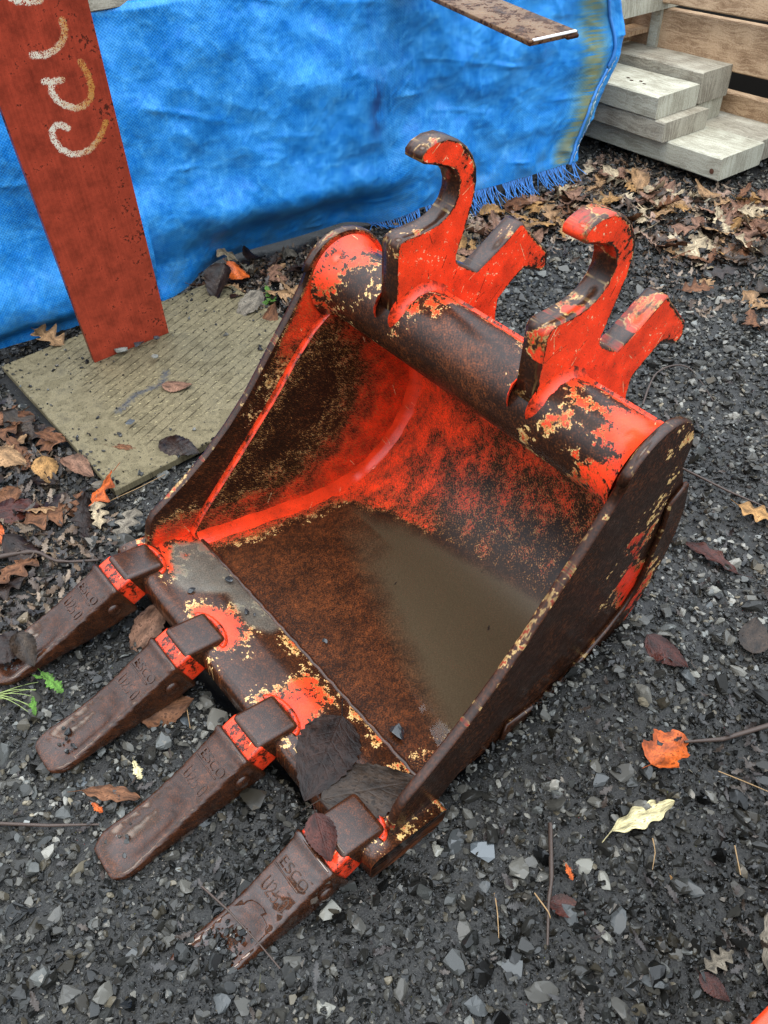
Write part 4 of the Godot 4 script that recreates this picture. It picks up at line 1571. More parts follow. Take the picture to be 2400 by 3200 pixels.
		(pin.mesh as SphereMesh).radius = 0.015
		(pin.mesh as SphereMesh).height = 0.030
		(pin.mesh as SphereMesh).radial_segments = 16
		(pin.mesh as SphereMesh).rings = 8
		pin.transform = Transform3D(Basis().scaled(Vector3(0.55, 1, 1)), Vector3(0.0475, -0.043, 0.034))
		for line in 2:
			var tm := TextMesh.new()
			tm.text = ["ESCO", "U25 0"][line]
			var sf := SystemFont.new()
			sf.font_names = PackedStringArray(["Droid Sans"])
			sf.font_italic = true
			tm.font = sf
			tm.font_size = 32
			tm.pixel_size = 0.00098 if line == 0 else 0.00078
			tm.depth = 0.003
			var lt := part("raised_lettering", tm, M.rust_tooth, tooth)
			lt.transform = Transform3D(Basis(Vector3(0.9, 0, 0), Vector3(0, 0, -0.72) if line == 0 else Vector3(0, 0, -1.25), Vector3(0, 1, 0)), Vector3(0, -0.0061 if line == 0 else -0.0101, 0.050 if line == 0 else 0.092))
		var ul := part("raised_rule", block(Vector3(-0.036, -0.010, 0.0605), Vector3(0.026, -0.0058, 0.0635), 0.001), M.rust_tooth, tooth)
		ul.position = Vector3.ZERO
	# the pool
	var pw := begin()
	rows = []
	uvs = []
	for i in 13:
		var f := i / 12.0
		var row := PackedVector3Array()
		var uv := PackedVector2Array()
		for k in 13:
			var wn := lerpf(-1.0, 1.0, k / 12.0)
			var shore := (WATER_Y - 0.0015 - BO.y + 0.007 * BB.y.y - wn * 0.365 * BB.x.y) / BB.z.y
			var wz := lerpf(-0.640, shore, f)
			var wx := wn * (0.379 + TAPER * wz)
			var yy := (WATER_Y - BO.y - wx * BB.x.y - wz * BB.z.y) / BB.y.y
			row.append(Vector3(wx, yy, wz))
			uv.append(Vector2(wn, f))
		rows.append(row)
		uvs.append(uv)
	sheet(pw, rows, uvs, true)
	var water := part("water", finish(pw), M.water, self)
	water.transform = Transform3D(BB, BO)
	water.set_meta("kind", "structure")
	for F in [[-0.02, -0.44, 0.010, "dark speck of debris floating on the pool's left half"], [0.20, -0.50, 0.014, "twisted dark scrap floating on the pool by the right wall"], [0.16, -0.33, 0.007, "tiny dark speck floating on the front of the pool"], [0.08, -0.60, 0.006, "tiny dark speck floating on the back of the pool"], [-0.12, -0.40, 0.006, "tiny dark speck floating on the left of the pool"]]:
		var sp := part("floating_scrap", leaf_mesh("torn", 5), M.leaf_dark, self)
		var yy2: float = (WATER_Y + 0.001 - BO.y - F[0] * BB.x.y - F[1] * BB.z.y) / BB.y.y
		sp.transform = Transform3D(Basis(Vector3.UP, F[0] * 30.0).scaled_local(Vector3(F[2], F[2] * 0.3, F[2])), BB * Vector3(F[0], yy2, F[1]) + BO)
		tag(sp, F[3], "scrap")

func tooth_mesh(k: int) -> ArrayMesh:
	# along z from the socket to the tip, y up off its top face
	var r := RandomNumberGenerator.new()
	r.seed = 900 + k
	var st := begin()
	st.set_smooth_group(1)
	var rows := []
	var uvs := []
	var L := 0.285
	var nz := 44
	var stations := [[-0.0, 0.62], [0.0, 0.93]]
	for i in nz + 1:
		stations.append([0.003 + (L - 0.003) * i / nz, 1.0])
	stations.append([L + 0.002, 0.75])
	stations.append([L + 0.002, 0.2])
	for s in stations:
		var z: float = s[0]
		var shrink: float = s[1]
		var f := clampf(z / L, 0, 1)
		var half := lerpf(0.0475, 0.0500, smoothstep(0.5, 1.0, f))
		half -= 0.003 * sin(f * PI)
		var collar := 1.0 - smoothstep(0.012, 0.017, z)
		half += 0.003 * collar
		half -= 0.016 * pow(clampf((f - 0.88) / 0.12, 0, 1), 2.0)
		var top := -0.011 * sin(clampf(f, 0, 1) * PI) + 0.0025 * collar
		var thick := lerpf(0.098, 0.016, smoothstep(0.0, 1.0, f) * 0.5 + f * 0.5)
		var dish := 0.012 * smoothstep(0.36, 0.62, f) * (1.0 - smoothstep(0.80, 0.97, f))
		var row := PackedVector3Array()
		var uv := PackedVector2Array()
		var rad := minf(0.015, thick * 0.44)
		var c := Vector2(0, top - thick / 2)
		var n := 40
		for j in n + 1:
			var a := TAU * (j % n) / n + 0.001
			# rounded rectangle
			var hx := half - rad
			var hy := thick / 2 - rad
			var dx := cos(a)
			var dy := sin(a)
			var sx := clampf(dx * 1.9, -1, 1) * hx
			var sy := clampf(dy * 1.9, -1, 1) * hy
			var p := c + Vector2(sx, sy) + Vector2(dx, dy).normalized() * rad
			if dy > 0.1:
				var q := absf(p.x) / half
				p.y -= dish * (1.0 - smoothstep(0.42, 0.66, q)) * clampf(dy * 1.4, 0, 1)
			p = c + (p - c) * shrink
			row.append(Vector3(p.x, p.y, z) + Vector3(r.randf_range(-1, 1), r.randf_range(-1, 1), 0) * 0.0009 * (0.0 if j == n else 1.0))
			uv.append(Vector2(float(j) / n, f))
		row[n] = row[0]
		rows.append(row)
		uvs.append(uv)
	sheet(st, rows, uvs, false)
	return finish(st)

func build_bar_and_corner() -> void:
	# rusty flat bar reaching over the tarp from above
	var e0 := Vector3(0.384, 0.85, -2.11)
	var e1 := Vector3(0.513, 0.85, -2.19)
	var back := Vector3(-0.345, 0.0, -0.94).normalized()
	var ax := (e1 - e0).normalized()
	var root := thing("flat_bar", "rusty brown flat steel bar with a white painted end, above the tarp", "steel bar", "", Transform3D(Basis(ax, Vector3.UP, -back), e0))
	var w := e0.distance_to(e1)
	part("bar", block(Vector3(0, -0.012, -1.6), Vector3(w, 0, 0), 0.002, 1), M.rust_bar, root)
	part("painted_end", block(Vector3(0.012, -0.003, -0.008), Vector3(w - 0.004, 0.0012, 0.0008), 0.001, 1), M.white_edge, root)
	part("weld_blob", block(Vector3(w - 0.035, -0.016, -0.012), Vector3(w + 0.004, -0.006, 0.004), 0.005), M.rust, root)
	# corner of a second red painted attachment standing close to the camera
	var r := thing("red_attachment", "corner of a bright red painted steel attachment cut by the lower right corner", "steel attachment", "", Transform3D(Basis(Vector3(0.84, 0, -0.54).normalized(), Vector3.UP, Vector3(0.54, 0, 0.84).normalized()), Vector3(0.298, 0.0, -0.214)))
	part("top_plate", block(Vector3(-0.03, 0.38, 0.012), Vector3(0.55, 0.40, 0.40), 0.006), M.paint, r)
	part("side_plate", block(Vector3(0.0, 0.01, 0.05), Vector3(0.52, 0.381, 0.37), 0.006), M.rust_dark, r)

# ------------------------------------------------------------------ leaves, twigs, stones

var leaf_cache := {}

func leaf_mesh(kind: String, variant: int) -> ArrayMesh:
	var key := "%s%d" % [kind, variant]
	if leaf_cache.has(key):
		return leaf_cache[key]
	var r := RandomNumberGenerator.new()
	r.seed = hash(key)
	var st := begin()
	st.set_smooth_group(1)
	var curl := r.randf_range(-0.9, 1.3)
	var bend := r.randf_range(-0.25, 0.35)
	var twist := r.randf_range(-0.7, 0.7)
	var n := 26
	var rows := []
	var uvs := []
	var ph := r.randf() * TAU
	for i in n + 1:
		var t := float(i) / n
		var row := PackedVector3Array()
		var uv := PackedVector2Array()
		for c in [-1.0, -0.6, -0.25, 0.0, 0.25, 0.6, 1.0]:
			var half := 0.0
			if kind == "oak":
				half = 0.30 * pow(sin(PI * pow(t, 0.8)), 0.6) * (0.68 + 0.36 * cos(t * TAU * 3.4 + ph + (0.6 if c > 0 else 0.0)))
			elif kind == "maple":
				half = 0.42 * pow(sin(PI * pow(t, 0.7)), 0.5) * (0.84 + 0.16 * cos(t * TAU * 2.6 + ph + (0.9 if c > 0 else 0.0)) + 0.05 * sin(t * 60.0))
			elif kind == "ovate":
				half = 0.30 * pow(sin(PI * pow(t, 0.72)), 0.85) * (1.0 + 0.06 * sin(t * 95.0))
			elif kind == "torn":
				half = 0.20 * pow(sin(PI * clampf(t, 0.02, 0.98)), 0.5) * (0.8 + 0.45 * sin(t * 17.0 + ph * (2.0 if c > 0 else 1.0)) * sin(t * 31.0 + ph))
			else:
				half = 0.13 * pow(sin(PI * t), 0.7) * (1.0 + 0.2 * sin(t * 23.0 + ph))
			half = maxf(half, 0.006)
			var x: float = c * half
			var y := curl * x * x * 2.4 + bend * (t - 0.5) * (t - 0.5) * 1.6 + twist * x * (t - 0.5)
			y += 0.018 * sin(t * 19.0 + c * 4.0 + ph) * absf(c) + 0.012 * sin(t * 41.0 + c * 9.0)
			y += 0.02 * absf(c)
			row.append(Vector3(x, y, t - 0.5))
			uv.append(Vector2(0.5 + c * 0.48, t))
		rows.append(row)
		uvs.append(uv)
	sheet(st, rows, uvs, true)
	var stem := PackedVector3Array()
	for i in 5:
		stem.append(Vector3(0.02 * i * sin(ph), 0.3 * bend * 0.8 + 0.01 * i, -0.5 - 0.05 * i))
	add_bar(st, stem, PackedFloat32Array([0.008, 0.007, 0.006]), 4)
	var m := finish(st)
	leaf_cache[key] = m
	return m

func leaf(kind: String, colour: String, x: float, z: float, size: float, turn: float, label: String, group := "", lift := 0.0, tilt := Vector2.ZERO, variant := -1, flat := 1.0) -> MeshInstance3D:
	var v := variant if variant >= 0 else rng.randi() % 4
	var o := part("leaf", leaf_mesh(kind, v), M["leaf_" + colour], self)
	var b := Basis(Vector3.UP, turn) * Basis.from_euler(Vector3(tilt.x, 0, tilt.y))
	o.transform = Transform3D(b.scaled_local(Vector3(size, size * flat, size)), Vector3(x, ground_y(x, z) + 0.010 + lift, z))
	tag(o, label, "leaf", group)
	return o

func in_poly(p: Vector2, poly: PackedVector2Array) -> bool:
	return Geometry2D.is_point_in_polygon(p, poly)

func build_litter() -> void:
	rng.seed = 2024
	# crumbled leaf fragments and bark: nobody could count them
	var soils := [
		[PackedVector2Array([Vector2(0.05, -3.05), Vector2(0.413, -3.217), Vector2(0.873, -3.45), Vector2(1.10, -3.80), Vector2(1.60, -3.30), Vector2(1.70, -2.6), Vector2(1.45, -2.1), Vector2(1.03, -2.3), Vector2(0.85, -2.6), Vector2(0.62, -2.8), Vector2(0.45, -2.70), Vector2(0.30, -2.45), Vector2(0.05, -2.5)]), 4200],
		[PackedVector2Array([Vector2(-0.62, -2.85), Vector2(-0.489, -2.93), Vector2(-0.2, -2.99), Vector2(-0.15, -2.6), Vector2(-0.25, -2.2), Vector2(-0.42, -2.2), Vector2(-0.64, -2.50)]), 1500],
		[PackedVector2Array([Vector2(-1.35, -2.1), Vector2(-1.08, -2.0), Vector2(-0.72, -1.54), Vector2(-0.62, -1.40), Vector2(-0.66, -1.25), Vector2(-0.80, -0.98), Vector2(-1.05, -1.05)]), 2600],
		[PackedVector2Array([Vector2(-0.75, -0.25), Vector2(0.62, -0.25), Vector2(1.25, -2.1), Vector2(0.6, -2.2), Vector2(0.5, -1.0), Vector2(0.0, -0.5), Vector2(-0.5, -1.0), Vector2(-0.95, -1.1)]), 900],
		[PackedVector2Array([Vector2(0.45, -0.25), Vector2(0.62, -0.25), Vector2(0.85, -0.9), Vector2(0.55, -0.75)]), 260],
		[PackedVector2Array([Vector2(-0.90, -1.05), Vector2(-0.72, -1.10), Vector2(-0.68, -1.00), Vector2(-0.78, -0.90)]), 260]]
	var fl := PackedFloat32Array()
	var tints := [Color(0.030, 0.020, 0.014), Color(0.055, 0.034, 0.022), Color(0.020, 0.014, 0.012), Color(0.10, 0.062, 0.036), Color(0.17, 0.12, 0.08), Color(0.018, 0.016, 0.015)]
	for s in soils:
		var poly: PackedVector2Array = s[0]
		var lo := poly[0]
		var hi := poly[0]
		for p in poly:
			lo = lo.min(p)
			hi = hi.max(p)
		var made := 0
		while made < s[1]:
			var p := Vector2(rng.randf_range(lo.x, hi.x), rng.randf_range(lo.y, hi.y))
			made += 1
			if not in_poly(p, poly) or not open_ground(p.x, p.y):
				continue
			var k := rng.randf_range(0.012, 0.042)
			var b := Basis.from_euler(Vector3(rng.randfn() * 0.5, rng.randf() * TAU, rng.randfn() * 0.5)).scaled(Vector3(k, k, k * 1.2))
			var c: Color = tints[rng.randi() % tints.size()]
			if s[1] in [900, 260]:
				c = tints[[0, 2, 5][rng.randi() % 3]]
				b = b.scaled(Vector3.ONE * 0.7)
			var y := ground_y(p.x, p.y) + rng.randf_range(0.004, 0.022)
			fl.append_array(PackedFloat32Array([b.x.x, b.y.x, b.z.x, p.x, b.x.y, b.y.y, b.z.y, y, b.x.z, b.y.z, b.z.z, p.y, c.r, c.g, c.b, 1.0]))
	var mm := MultiMesh.new()
	mm.transform_format = MultiMesh.TRANSFORM_3D
	mm.use_colors = true
	mm.mesh = leaf_mesh("torn", 7)
	mm.instance_count = fl.size() / 16
	mm.buffer = fl
	var mi := MultiMeshInstance3D.new()
	mi.name = numbered("leaf_debris")
	mi.multimesh = mm
	var dm := StandardMaterial3D.new()
	dm.vertex_color_use_as_albedo = true
	dm.roughness = 0.5
	dm.cull_mode = BaseMaterial3D.CULL_DISABLED
	mi.material_override = dm
	add_child(mi)
	tag(mi, "crumbled dark leaf scraps and bark between the stones", "leaf litter")
	mi.set_meta("kind", "stuff")
	var dry := PackedFloat32Array()
	var dry_poly := PackedVector2Array([Vector2(0.12, -3.0), Vector2(0.413, -3.19), Vector2(0.86, -3.42), Vector2(1.02, -3.75), Vector2(1.45, -3.22), Vector2(1.66, -3.22), Vector2(1.45, -2.72), Vector2(1.08, -2.62), Vector2(0.918, -2.85), Vector2(0.639, -2.90), Vector2(0.452, -2.75), Vector2(0.28, -2.62)])
	var dry_tints := [Color(0.40, 0.29, 0.19), Color(0.24, 0.14, 0.08), Color(0.16, 0.09, 0.05), Color(0.33, 0.20, 0.14), Color(0.52, 0.42, 0.28), Color(0.10, 0.06, 0.04)]
	for i in 520:
		var p := Vector2(rng.randf_range(0.1, 1.7), rng.randf_range(-3.75, -2.6))
		if not in_poly(p, dry_poly) or not open_ground(p.x, p.y):
			continue
		var k := rng.randf_range(0.05, 0.12)
		var b := Basis.from_euler(Vector3(rng.randfn() * 0.4, rng.randf() * TAU, rng.randfn() * 0.4)).scaled(Vector3.ONE * k)
		var c: Color = dry_tints[rng.randi() % dry_tints.size()]
		dry.append_array(PackedFloat32Array([b.x.x, b.y.x, b.z.x, p.x, b.x.y, b.y.y, b.z.y, ground_y(p.x, p.y) + rng.randf_range(0.004, 0.02), b.x.z, b.y.z, b.z.z, p.y, c.r, c.g, c.b, 1.0]))
	var mm2 := MultiMesh.new()
	mm2.transform_format = MultiMesh.TRANSFORM_3D
	mm2.use_colors = true
	mm2.mesh = leaf_mesh("oak", 9)
	mm2.instance_count = dry.size() / 16
	mm2.buffer = dry
	var mi2 := MultiMeshInstance3D.new()
	mi2.name = numbered("leaf_bed")
	mi2.multimesh = mm2
	var dm2 := StandardMaterial3D.new()
	dm2.vertex_color_use_as_albedo = true
	dm2.albedo_texture = M.leaf_tex[0]
	dm2.roughness = 0.6
	dm2.cull_mode = BaseMaterial3D.CULL_DISABLED
	mi2.material_override = dm2
	add_child(mi2)
	tag(mi2, "bed of small broken dry leaves before the grey planks", "leaf litter")
	mi2.set_meta("kind", "stuff")
	# whole leaves of the litter in front of the planks
	var pools := [
		{"poly": PackedVector2Array([Vector2(0.12, -3.0), Vector2(0.413, -3.19), Vector2(0.86, -3.42), Vector2(1.02, -3.55), Vector2(1.45, -3.22), Vector2(1.62, -3.22), Vector2(1.45, -2.75), Vector2(1.08, -2.62), Vector2(0.918, -2.85), Vector2(0.639, -2.90), Vector2(0.452, -2.75), Vector2(0.28, -2.62)]), "n": 165, "cols": ["tan", "pale", "pale", "brown", "rose", "tan", "ochre", "rose"], "group": "dry leaves drifted before the planks", "where": "among the drifted leaves between tarp and planks"},
		{"poly": PackedVector2Array([Vector2(1.45, -3.0), Vector2(1.60, -3.1), Vector2(1.55, -2.3), Vector2(1.25, -2.15), Vector2(1.0, -2.35), Vector2(0.95, -2.75)]), "n": 34, "cols": ["dark", "brown", "brown", "tan", "umber", "umber"], "group": "sodden leaves right of the ears", "where": "in the sodden litter right of the bucket's hooks"},
		{"poly": PackedVector2Array([Vector2(-0.58, -2.84), Vector2(-0.28, -2.95), Vector2(-0.22, -2.6), Vector2(-0.36, -2.3), Vector2(-0.60, -2.52)]), "n": 30, "cols": ["dark", "brown", "tan", "dark", "rose", "grey"], "group": "leaves heaped behind the bucket's left side", "where": "in the heap between tarp, board and bucket"},
		{"poly": PackedVector2Array([Vector2(-1.15, -1.95), Vector2(-0.97, -1.88), Vector2(-0.72, -1.53), Vector2(-0.66, -1.35), Vector2(-0.84, -1.15), Vector2(-1.02, -1.35)]), "n": 28, "cols": ["dark", "dark", "brown", "brown", "tan", "umber"], "group": "wet leaves left of the board", "where": "in the wet litter left of the plywood corner"}]
	var words := {"tan": "tan", "pale": "pale buff", "brown": "brown", "rose": "pinkish brown", "grey": "grey", "ochre": "ochre", "dark": "blackened", "umber": "dark brown", "red": "dark red"}
	for pool in pools:
		var poly: PackedVector2Array = pool.poly
		var lo := poly[0]
		var hi := poly[0]
		for p in poly:
			lo = lo.min(p)
			hi = hi.max(p)
		var made := 0
		while made < pool.n:
			var p := Vector2(rng.randf_range(lo.x, hi.x), rng.randf_range(lo.y, hi.y))
			if not in_poly(p, poly) or not open_ground(p.x, p.y):
				continue
			made += 1
			var c: String = pool.cols[rng.randi() % pool.cols.size()]
			var kind: String = ["oak", "ovate", "torn", "oak"][rng.randi() % 4]
			var kn: String = {"oak": "lobed", "ovate": "oval", "torn": "torn"}[kind]
			leaf(kind, c, p.x, p.y, rng.randf_range(0.07, 0.15), rng.randf() * TAU, "%s %s leaf %s" % [words[c], kn, place_words(p.x, p.y)], pool.group, rng.randf_range(0.004, 0.03), Vector2(rng.randfn() * 0.3, rng.randfn() * 0.3))

func named_stone(x: float, z: float, size: float, c: Color, label: String, lift := 0.0, rough := 0.5) -> MeshInstance3D:
	var o := part("stone", rock_kinds[rng.randi() % rock_kinds.size()], null, self)
	var m := plain(c, rough)
	o.material_override = m
	o.transform = Transform3D(Basis(Vector3.UP, rng.randf() * TAU).scaled_local(Vector3(size, size * 0.9, size)), Vector3(x, ground_y(x, z) + size * 0.02 + 0.002 + lift, z))
	tag(o, label, "stone", "larger stones lying in the gravel")
	return o

func twig(pts: Array, r: float, mat: Material, label: String, category := "twig", lift := 0.008) -> void:
	var c := Curve3D.new()
	for i in pts.size():
		var p: Vector2 = pts[i]
		var v := Vector3(p.x, ground_y(p.x, p.y) + lift + 0.004 * (i % 2), p.y)
		var t := Vector2.ZERO
		if i > 0 and i < pts.size() - 1:
			t = (pts[i + 1] - pts[i - 1]) * 0.17
		c.add_point(v, Vector3(-t.x, 0, -t.y), Vector3(t.x, 0, t.y))
	var path := c.tessellate(4, 6)
	var radii := PackedFloat32Array()
	for i in path.size():
		radii.append(lerpf(r, r * 0.45, float(i) / path.size()) * (1.0 + 0.2 * sin(i * 2.7)))
	tag(part(category.replace(" ", "_"), bar(path, radii, 6), mat, self), label, category)

func build_details() -> void:
	rng.seed = 31
	# leaves one can point at
	leaf("maple", "orange", 0.494, -0.756, 0.095, 2.2, "glossy orange leaf with a torn edge lying right of the bucket", "", 0.004, Vector2.ZERO, 1, 0.5)
	leaf("strip", "cream", 0.423, -0.641, 0.13, 1.95, "long cream yellow torn leaf on the gravel below the orange leaf", "", 0.006, Vector2(0, 0.3), 2, 0.5)
	leaf("oak", "ochre", 0.889, -1.36, 0.11, 0.9, "tan lobed leaf at the right edge of the gravel", "", 0.01, Vector2.ZERO, 0, 0.7)
	leaf("ovate", "umber", 0.742, -1.006, 0.10, 2.7, "grey brown pointed leaf near the right edge below the tan leaf", "", 0.004, Vector2.ZERO, 1, 0.5)
	leaf("strip", "red", 0.732, -1.238, 0.14, -2.45, "narrow dark red strip of leaf right of the bucket's heel", "", 0.008, Vector2.ZERO, 0, 0.8)
	leaf("ovate", "red", 0.543, -0.952, 0.10, 0.6, "wet purple red leaf pressed into the gravel beside the bucket", "", 0.001, Vector2.ZERO, 3, 0.4)
	leaf("ovate", "red", 0.267, -0.502, 0.06, 1.2, "rust red leaf half buried in the gravel at the lower centre", "", 0.0, Vector2.ZERO, 2, 0.4)
	leaf("torn", "orange", 0.279, -0.554, 0.028, 0.2, "small orange leaf scrap at the lower centre", "", 0.004, Vector2.ZERO, 0, 0.6)
	leaf("torn", "ochre", 0.444, -0.534, 0.02, 0.2, "tiny orange speck of leaf right of the lower centre", "", 0.004, Vector2.ZERO, 1, 0.6)
	leaf("ovate", "red", 0.46, -0.378, 0.05, 0.7, "rust brown leaf in the shade of the red attachment", "", 0.0, Vector2.ZERO, 0, 0.4)
	leaf("oak", "grey", 0.479, -0.414, 0.055, 2.0, "grey brown leaf just above the shade of the red attachment", "", 0.003, Vector2.ZERO, 2, 0.4)
	leaf("strip", "grey", 0.565, -0.434, 0.12, -0.4, "long grey leaf strip at the lower right edge", "", 0.003, Vector2.ZERO, 1, 0.6)
	leaf("ovate", "rose", -0.517, -1.092, 0.12, -0.5, "pinkish grey crumpled leaf between the first two teeth", "", 0.02, Vector2(0.4, 0), 1)
	leaf("ovate", "brown", -0.439, -0.895, 0.11, 1.9, "brown leaf with pale curled edges beside the second tooth", "", 0.012, Vector2(0.1, 0.3), 3)
	leaf("torn", "cream", -0.466, -0.761, 0.042, 0.5, "small cream yellow leaf between the second and third teeth", "", 0.01, Vector2.ZERO, 3)
	leaf("strip", "brown", -0.506, -0.719, 0.11, 1.4, "brown strip of leaf left of the third tooth", "", 0.008, Vector2.ZERO, 2)
	leaf("torn", "orange", -0.523, -0.693, 0.03, 0.9, "orange scrap of leaf left of the third tooth", "", 0.008, Vector2.ZERO, 2)
	leaf("oak", "orange", -0.705, -1.515, 0.13, -0.75, "orange lobed leaf standing by the plywood corner", "", 0.03, Vector2(0.5, 0.2), 3)
	leaf("oak", "pale", -0.700, -1.455, 0.09, 0.3, "pale dry leaf under the orange leaf by the plywood corner", "", 0.012, Vector2(0.2, 0), 1)
	leaf("oak", "grey", -0.62, -1.415, 0.11, -0.2, "pale grey lobed leaf beside the bucket's front left corner", "", 0.012, Vector2.ZERO, 0)
	leaf("ovate", "tan", -0.99, -1.681, 0.12, 1.3, "tan leaf lying at the left edge below the plywood", "", 0.02, Vector2(0.2, 0.1), 0)
	leaf("ovate", "ochre", -0.875, -1.635, 0.11, 0.4, "ochre leaf in the litter left of the plywood corner", "", 0.025, Vector2(0.1, -0.2), 1)
	leaf("ovate", "rose", -0.789, -1.629, 0.10, 1.1, "pinkish tan leaf touching the plywood's left edge", "", 0.02, Vector2(0.3, 0), 2)
	leaf("ovate", "red", -0.906, -1.489, 0.13, 2.0, "broad wet purple brown leaf near the left edge", "", 0.02, Vector2(0.2, 0.2), 0)
	leaf("ovate", "orange", -0.935, -1.399, 0.09, 0.8, "orange brown leaf cut by the left edge of the picture", "", 0.02, Vector2(0.2, 0.0), 1)
	leaf("oak", "tan", -1.031, -2.265, 0.14, 1.0, "brown lobed leaf on the board behind the post's foot", "", 0.04, Vector2(0.2, 0.1), 2)
	leaf("ovate", "dark", -0.534, -1.688, 0.12, 1.2, "shiny black leaf curled on the board beside the bucket", "", 0.035, Vector2(0.1, 0.2), 1)
	leaf("ovate", "rose", -0.584, -1.975, 0.09, 1.5, "round pale brown leaf lying flat on the board", "", 0.024, Vector2.ZERO, 3, 0.3)
	leaf("strip", "brown", -0.686, -1.705, 0.08, 1.25, "brown curl of bark lying on the board", "", 0.026, Vector2.ZERO, 2, 1.2)
	leaf("ovate", "dark", -0.763, -1.017, 0.11, 2.5, "blackened leaf over the tip of the first tooth", "", 0.045, Vector2(0.2, 0.3), 0)
	leaf("ovate", "umber", -0.723, -1.005, 0.08, 0.6, "grey leaf scrap hanging off the first tooth's tip", "", 0.05, Vector2(0.5, 0.0), 2)
	leaf("oak", "pale", -0.55, -2.80, 0.14, 1.4, "pale buff leaf leaning on the tarp behind the board", "", 0.06, Vector2(0.6, 0), 1)
	leaf("ovate", "orange", -0.47, -2.62, 0.10, 1.0, "orange brown leaf on the heap behind the board", "", 0.06, Vector2(0.4, 0.2), 3)
	leaf("ovate", "dark", -0.53, -2.55, 0.15, -0.4, "big dark serrated leaf leaning on the heap behind the board", "", 0.05, Vector2(0.7, 0), 2)
	leaf("ovate", "grey", -0.42, -2.42, 0.14, -0.6, "grey veined leaf beside the dark serrated leaf", "", 0.04, Vector2(0.4, 0), 0)
	# wet leaves on the bucket
	var xf := Transform3D(BB, BO)
	for L in [["ovate", "wet", Vector3(0.235, 0.004, -0.052), 0.185, 0.56, "large wet dark brown veined leaf on the cutting edge", 2], ["ovate", "umber", Vector3(0.333, 0.007, -0.080), 0.18, 2.73, "flat grey brown leaf on the cutting edge by the right wall", 1], ["ovate", "red", Vector3(0.356, 0.016, 0.045), 0.085, 1.2, "wet purple leaf folded over the fourth tooth's adapter", 3]]:
		var o := part("leaf", leaf_mesh(L[0], L[6]), M["leaf_" + L[1]], self)
		o.transform = xf * Transform3D(Basis(Vector3.UP, L[4]).scaled_local(Vector3(L[3], L[3] * 0.18, L[3])), L[2])
		tag(o, L[5], "leaf")
	for P in [[Vector3(-0.217, 0.006, -0.142), 0.022, "black oval pebble on the grey cutting edge"], [Vector3(-0.232, 0.004, -0.064), 0.016, "small black pebble near the first adapter"], [Vector3(-0.124, 0.005, -0.125), 0.015, "black pebble behind the second adapter"], [Vector3(-0.108, 0.004, -0.134), 0.010, "tiny black pebble beside the second adapter"], [Vector3(0.268, 0.004, -0.196), 0.045, "dark lump of mud on the bucket floor near the right wall"], [Vector3(0.02, -0.004, -0.217), 0.013, "small grey pebble on the bucket floor"]]:
		var o := named_stone(0, 0, P[1], Color8(38, 40, 42), P[2], 0.0, 0.25)
		o.position = xf * P[0]
	# green sprigs
	for G in [[-0.666, -0.95, 0.062, 0.9, "bright green leaf of a weed by the second tooth's tip"], [-0.69, -0.90, 0.038, 0.3, "small green leaf below the bright green weed"], [-0.351, -2.491, 0.09, 0.4, "green toothed weed leaf in the heap behind the bucket"], [-0.37, -2.45, 0.07, -0.5, "second green weed leaf in the heap behind the bucket"], [-0.70, -0.965, 0.02, 1.4, "tiny green leaf left of the bright green weed"]]:
		leaf("torn", "green", G[0], G[1], G[2], G[3], G[4], "", 0.018, Vector2(0.3, 0.1))
	var tuft := thing("grass_tuft", "tuft of pale green grass at the left edge by the second tooth", "grass", "", Transform3D(Basis(), Vector3(-0.79, ground_y(-0.79, -0.93), -0.93)))
	for k in 7:
		var path := PackedVector3Array()
		for j in 6:
			var f := j / 5.0
			path.append(Vector3(0.085 * f, 0.010 + 0.03 * f * (1.0 - f) * (1.0 + 0.3 * k), (k - 3) * 0.012 * f + 0.006 * sin(k * 2.0)))
		part("blade", bar(path, PackedFloat32Array([0.0018, 0.0016, 0.0012, 0.0006]), 5), M.leaf_grass, tuft)
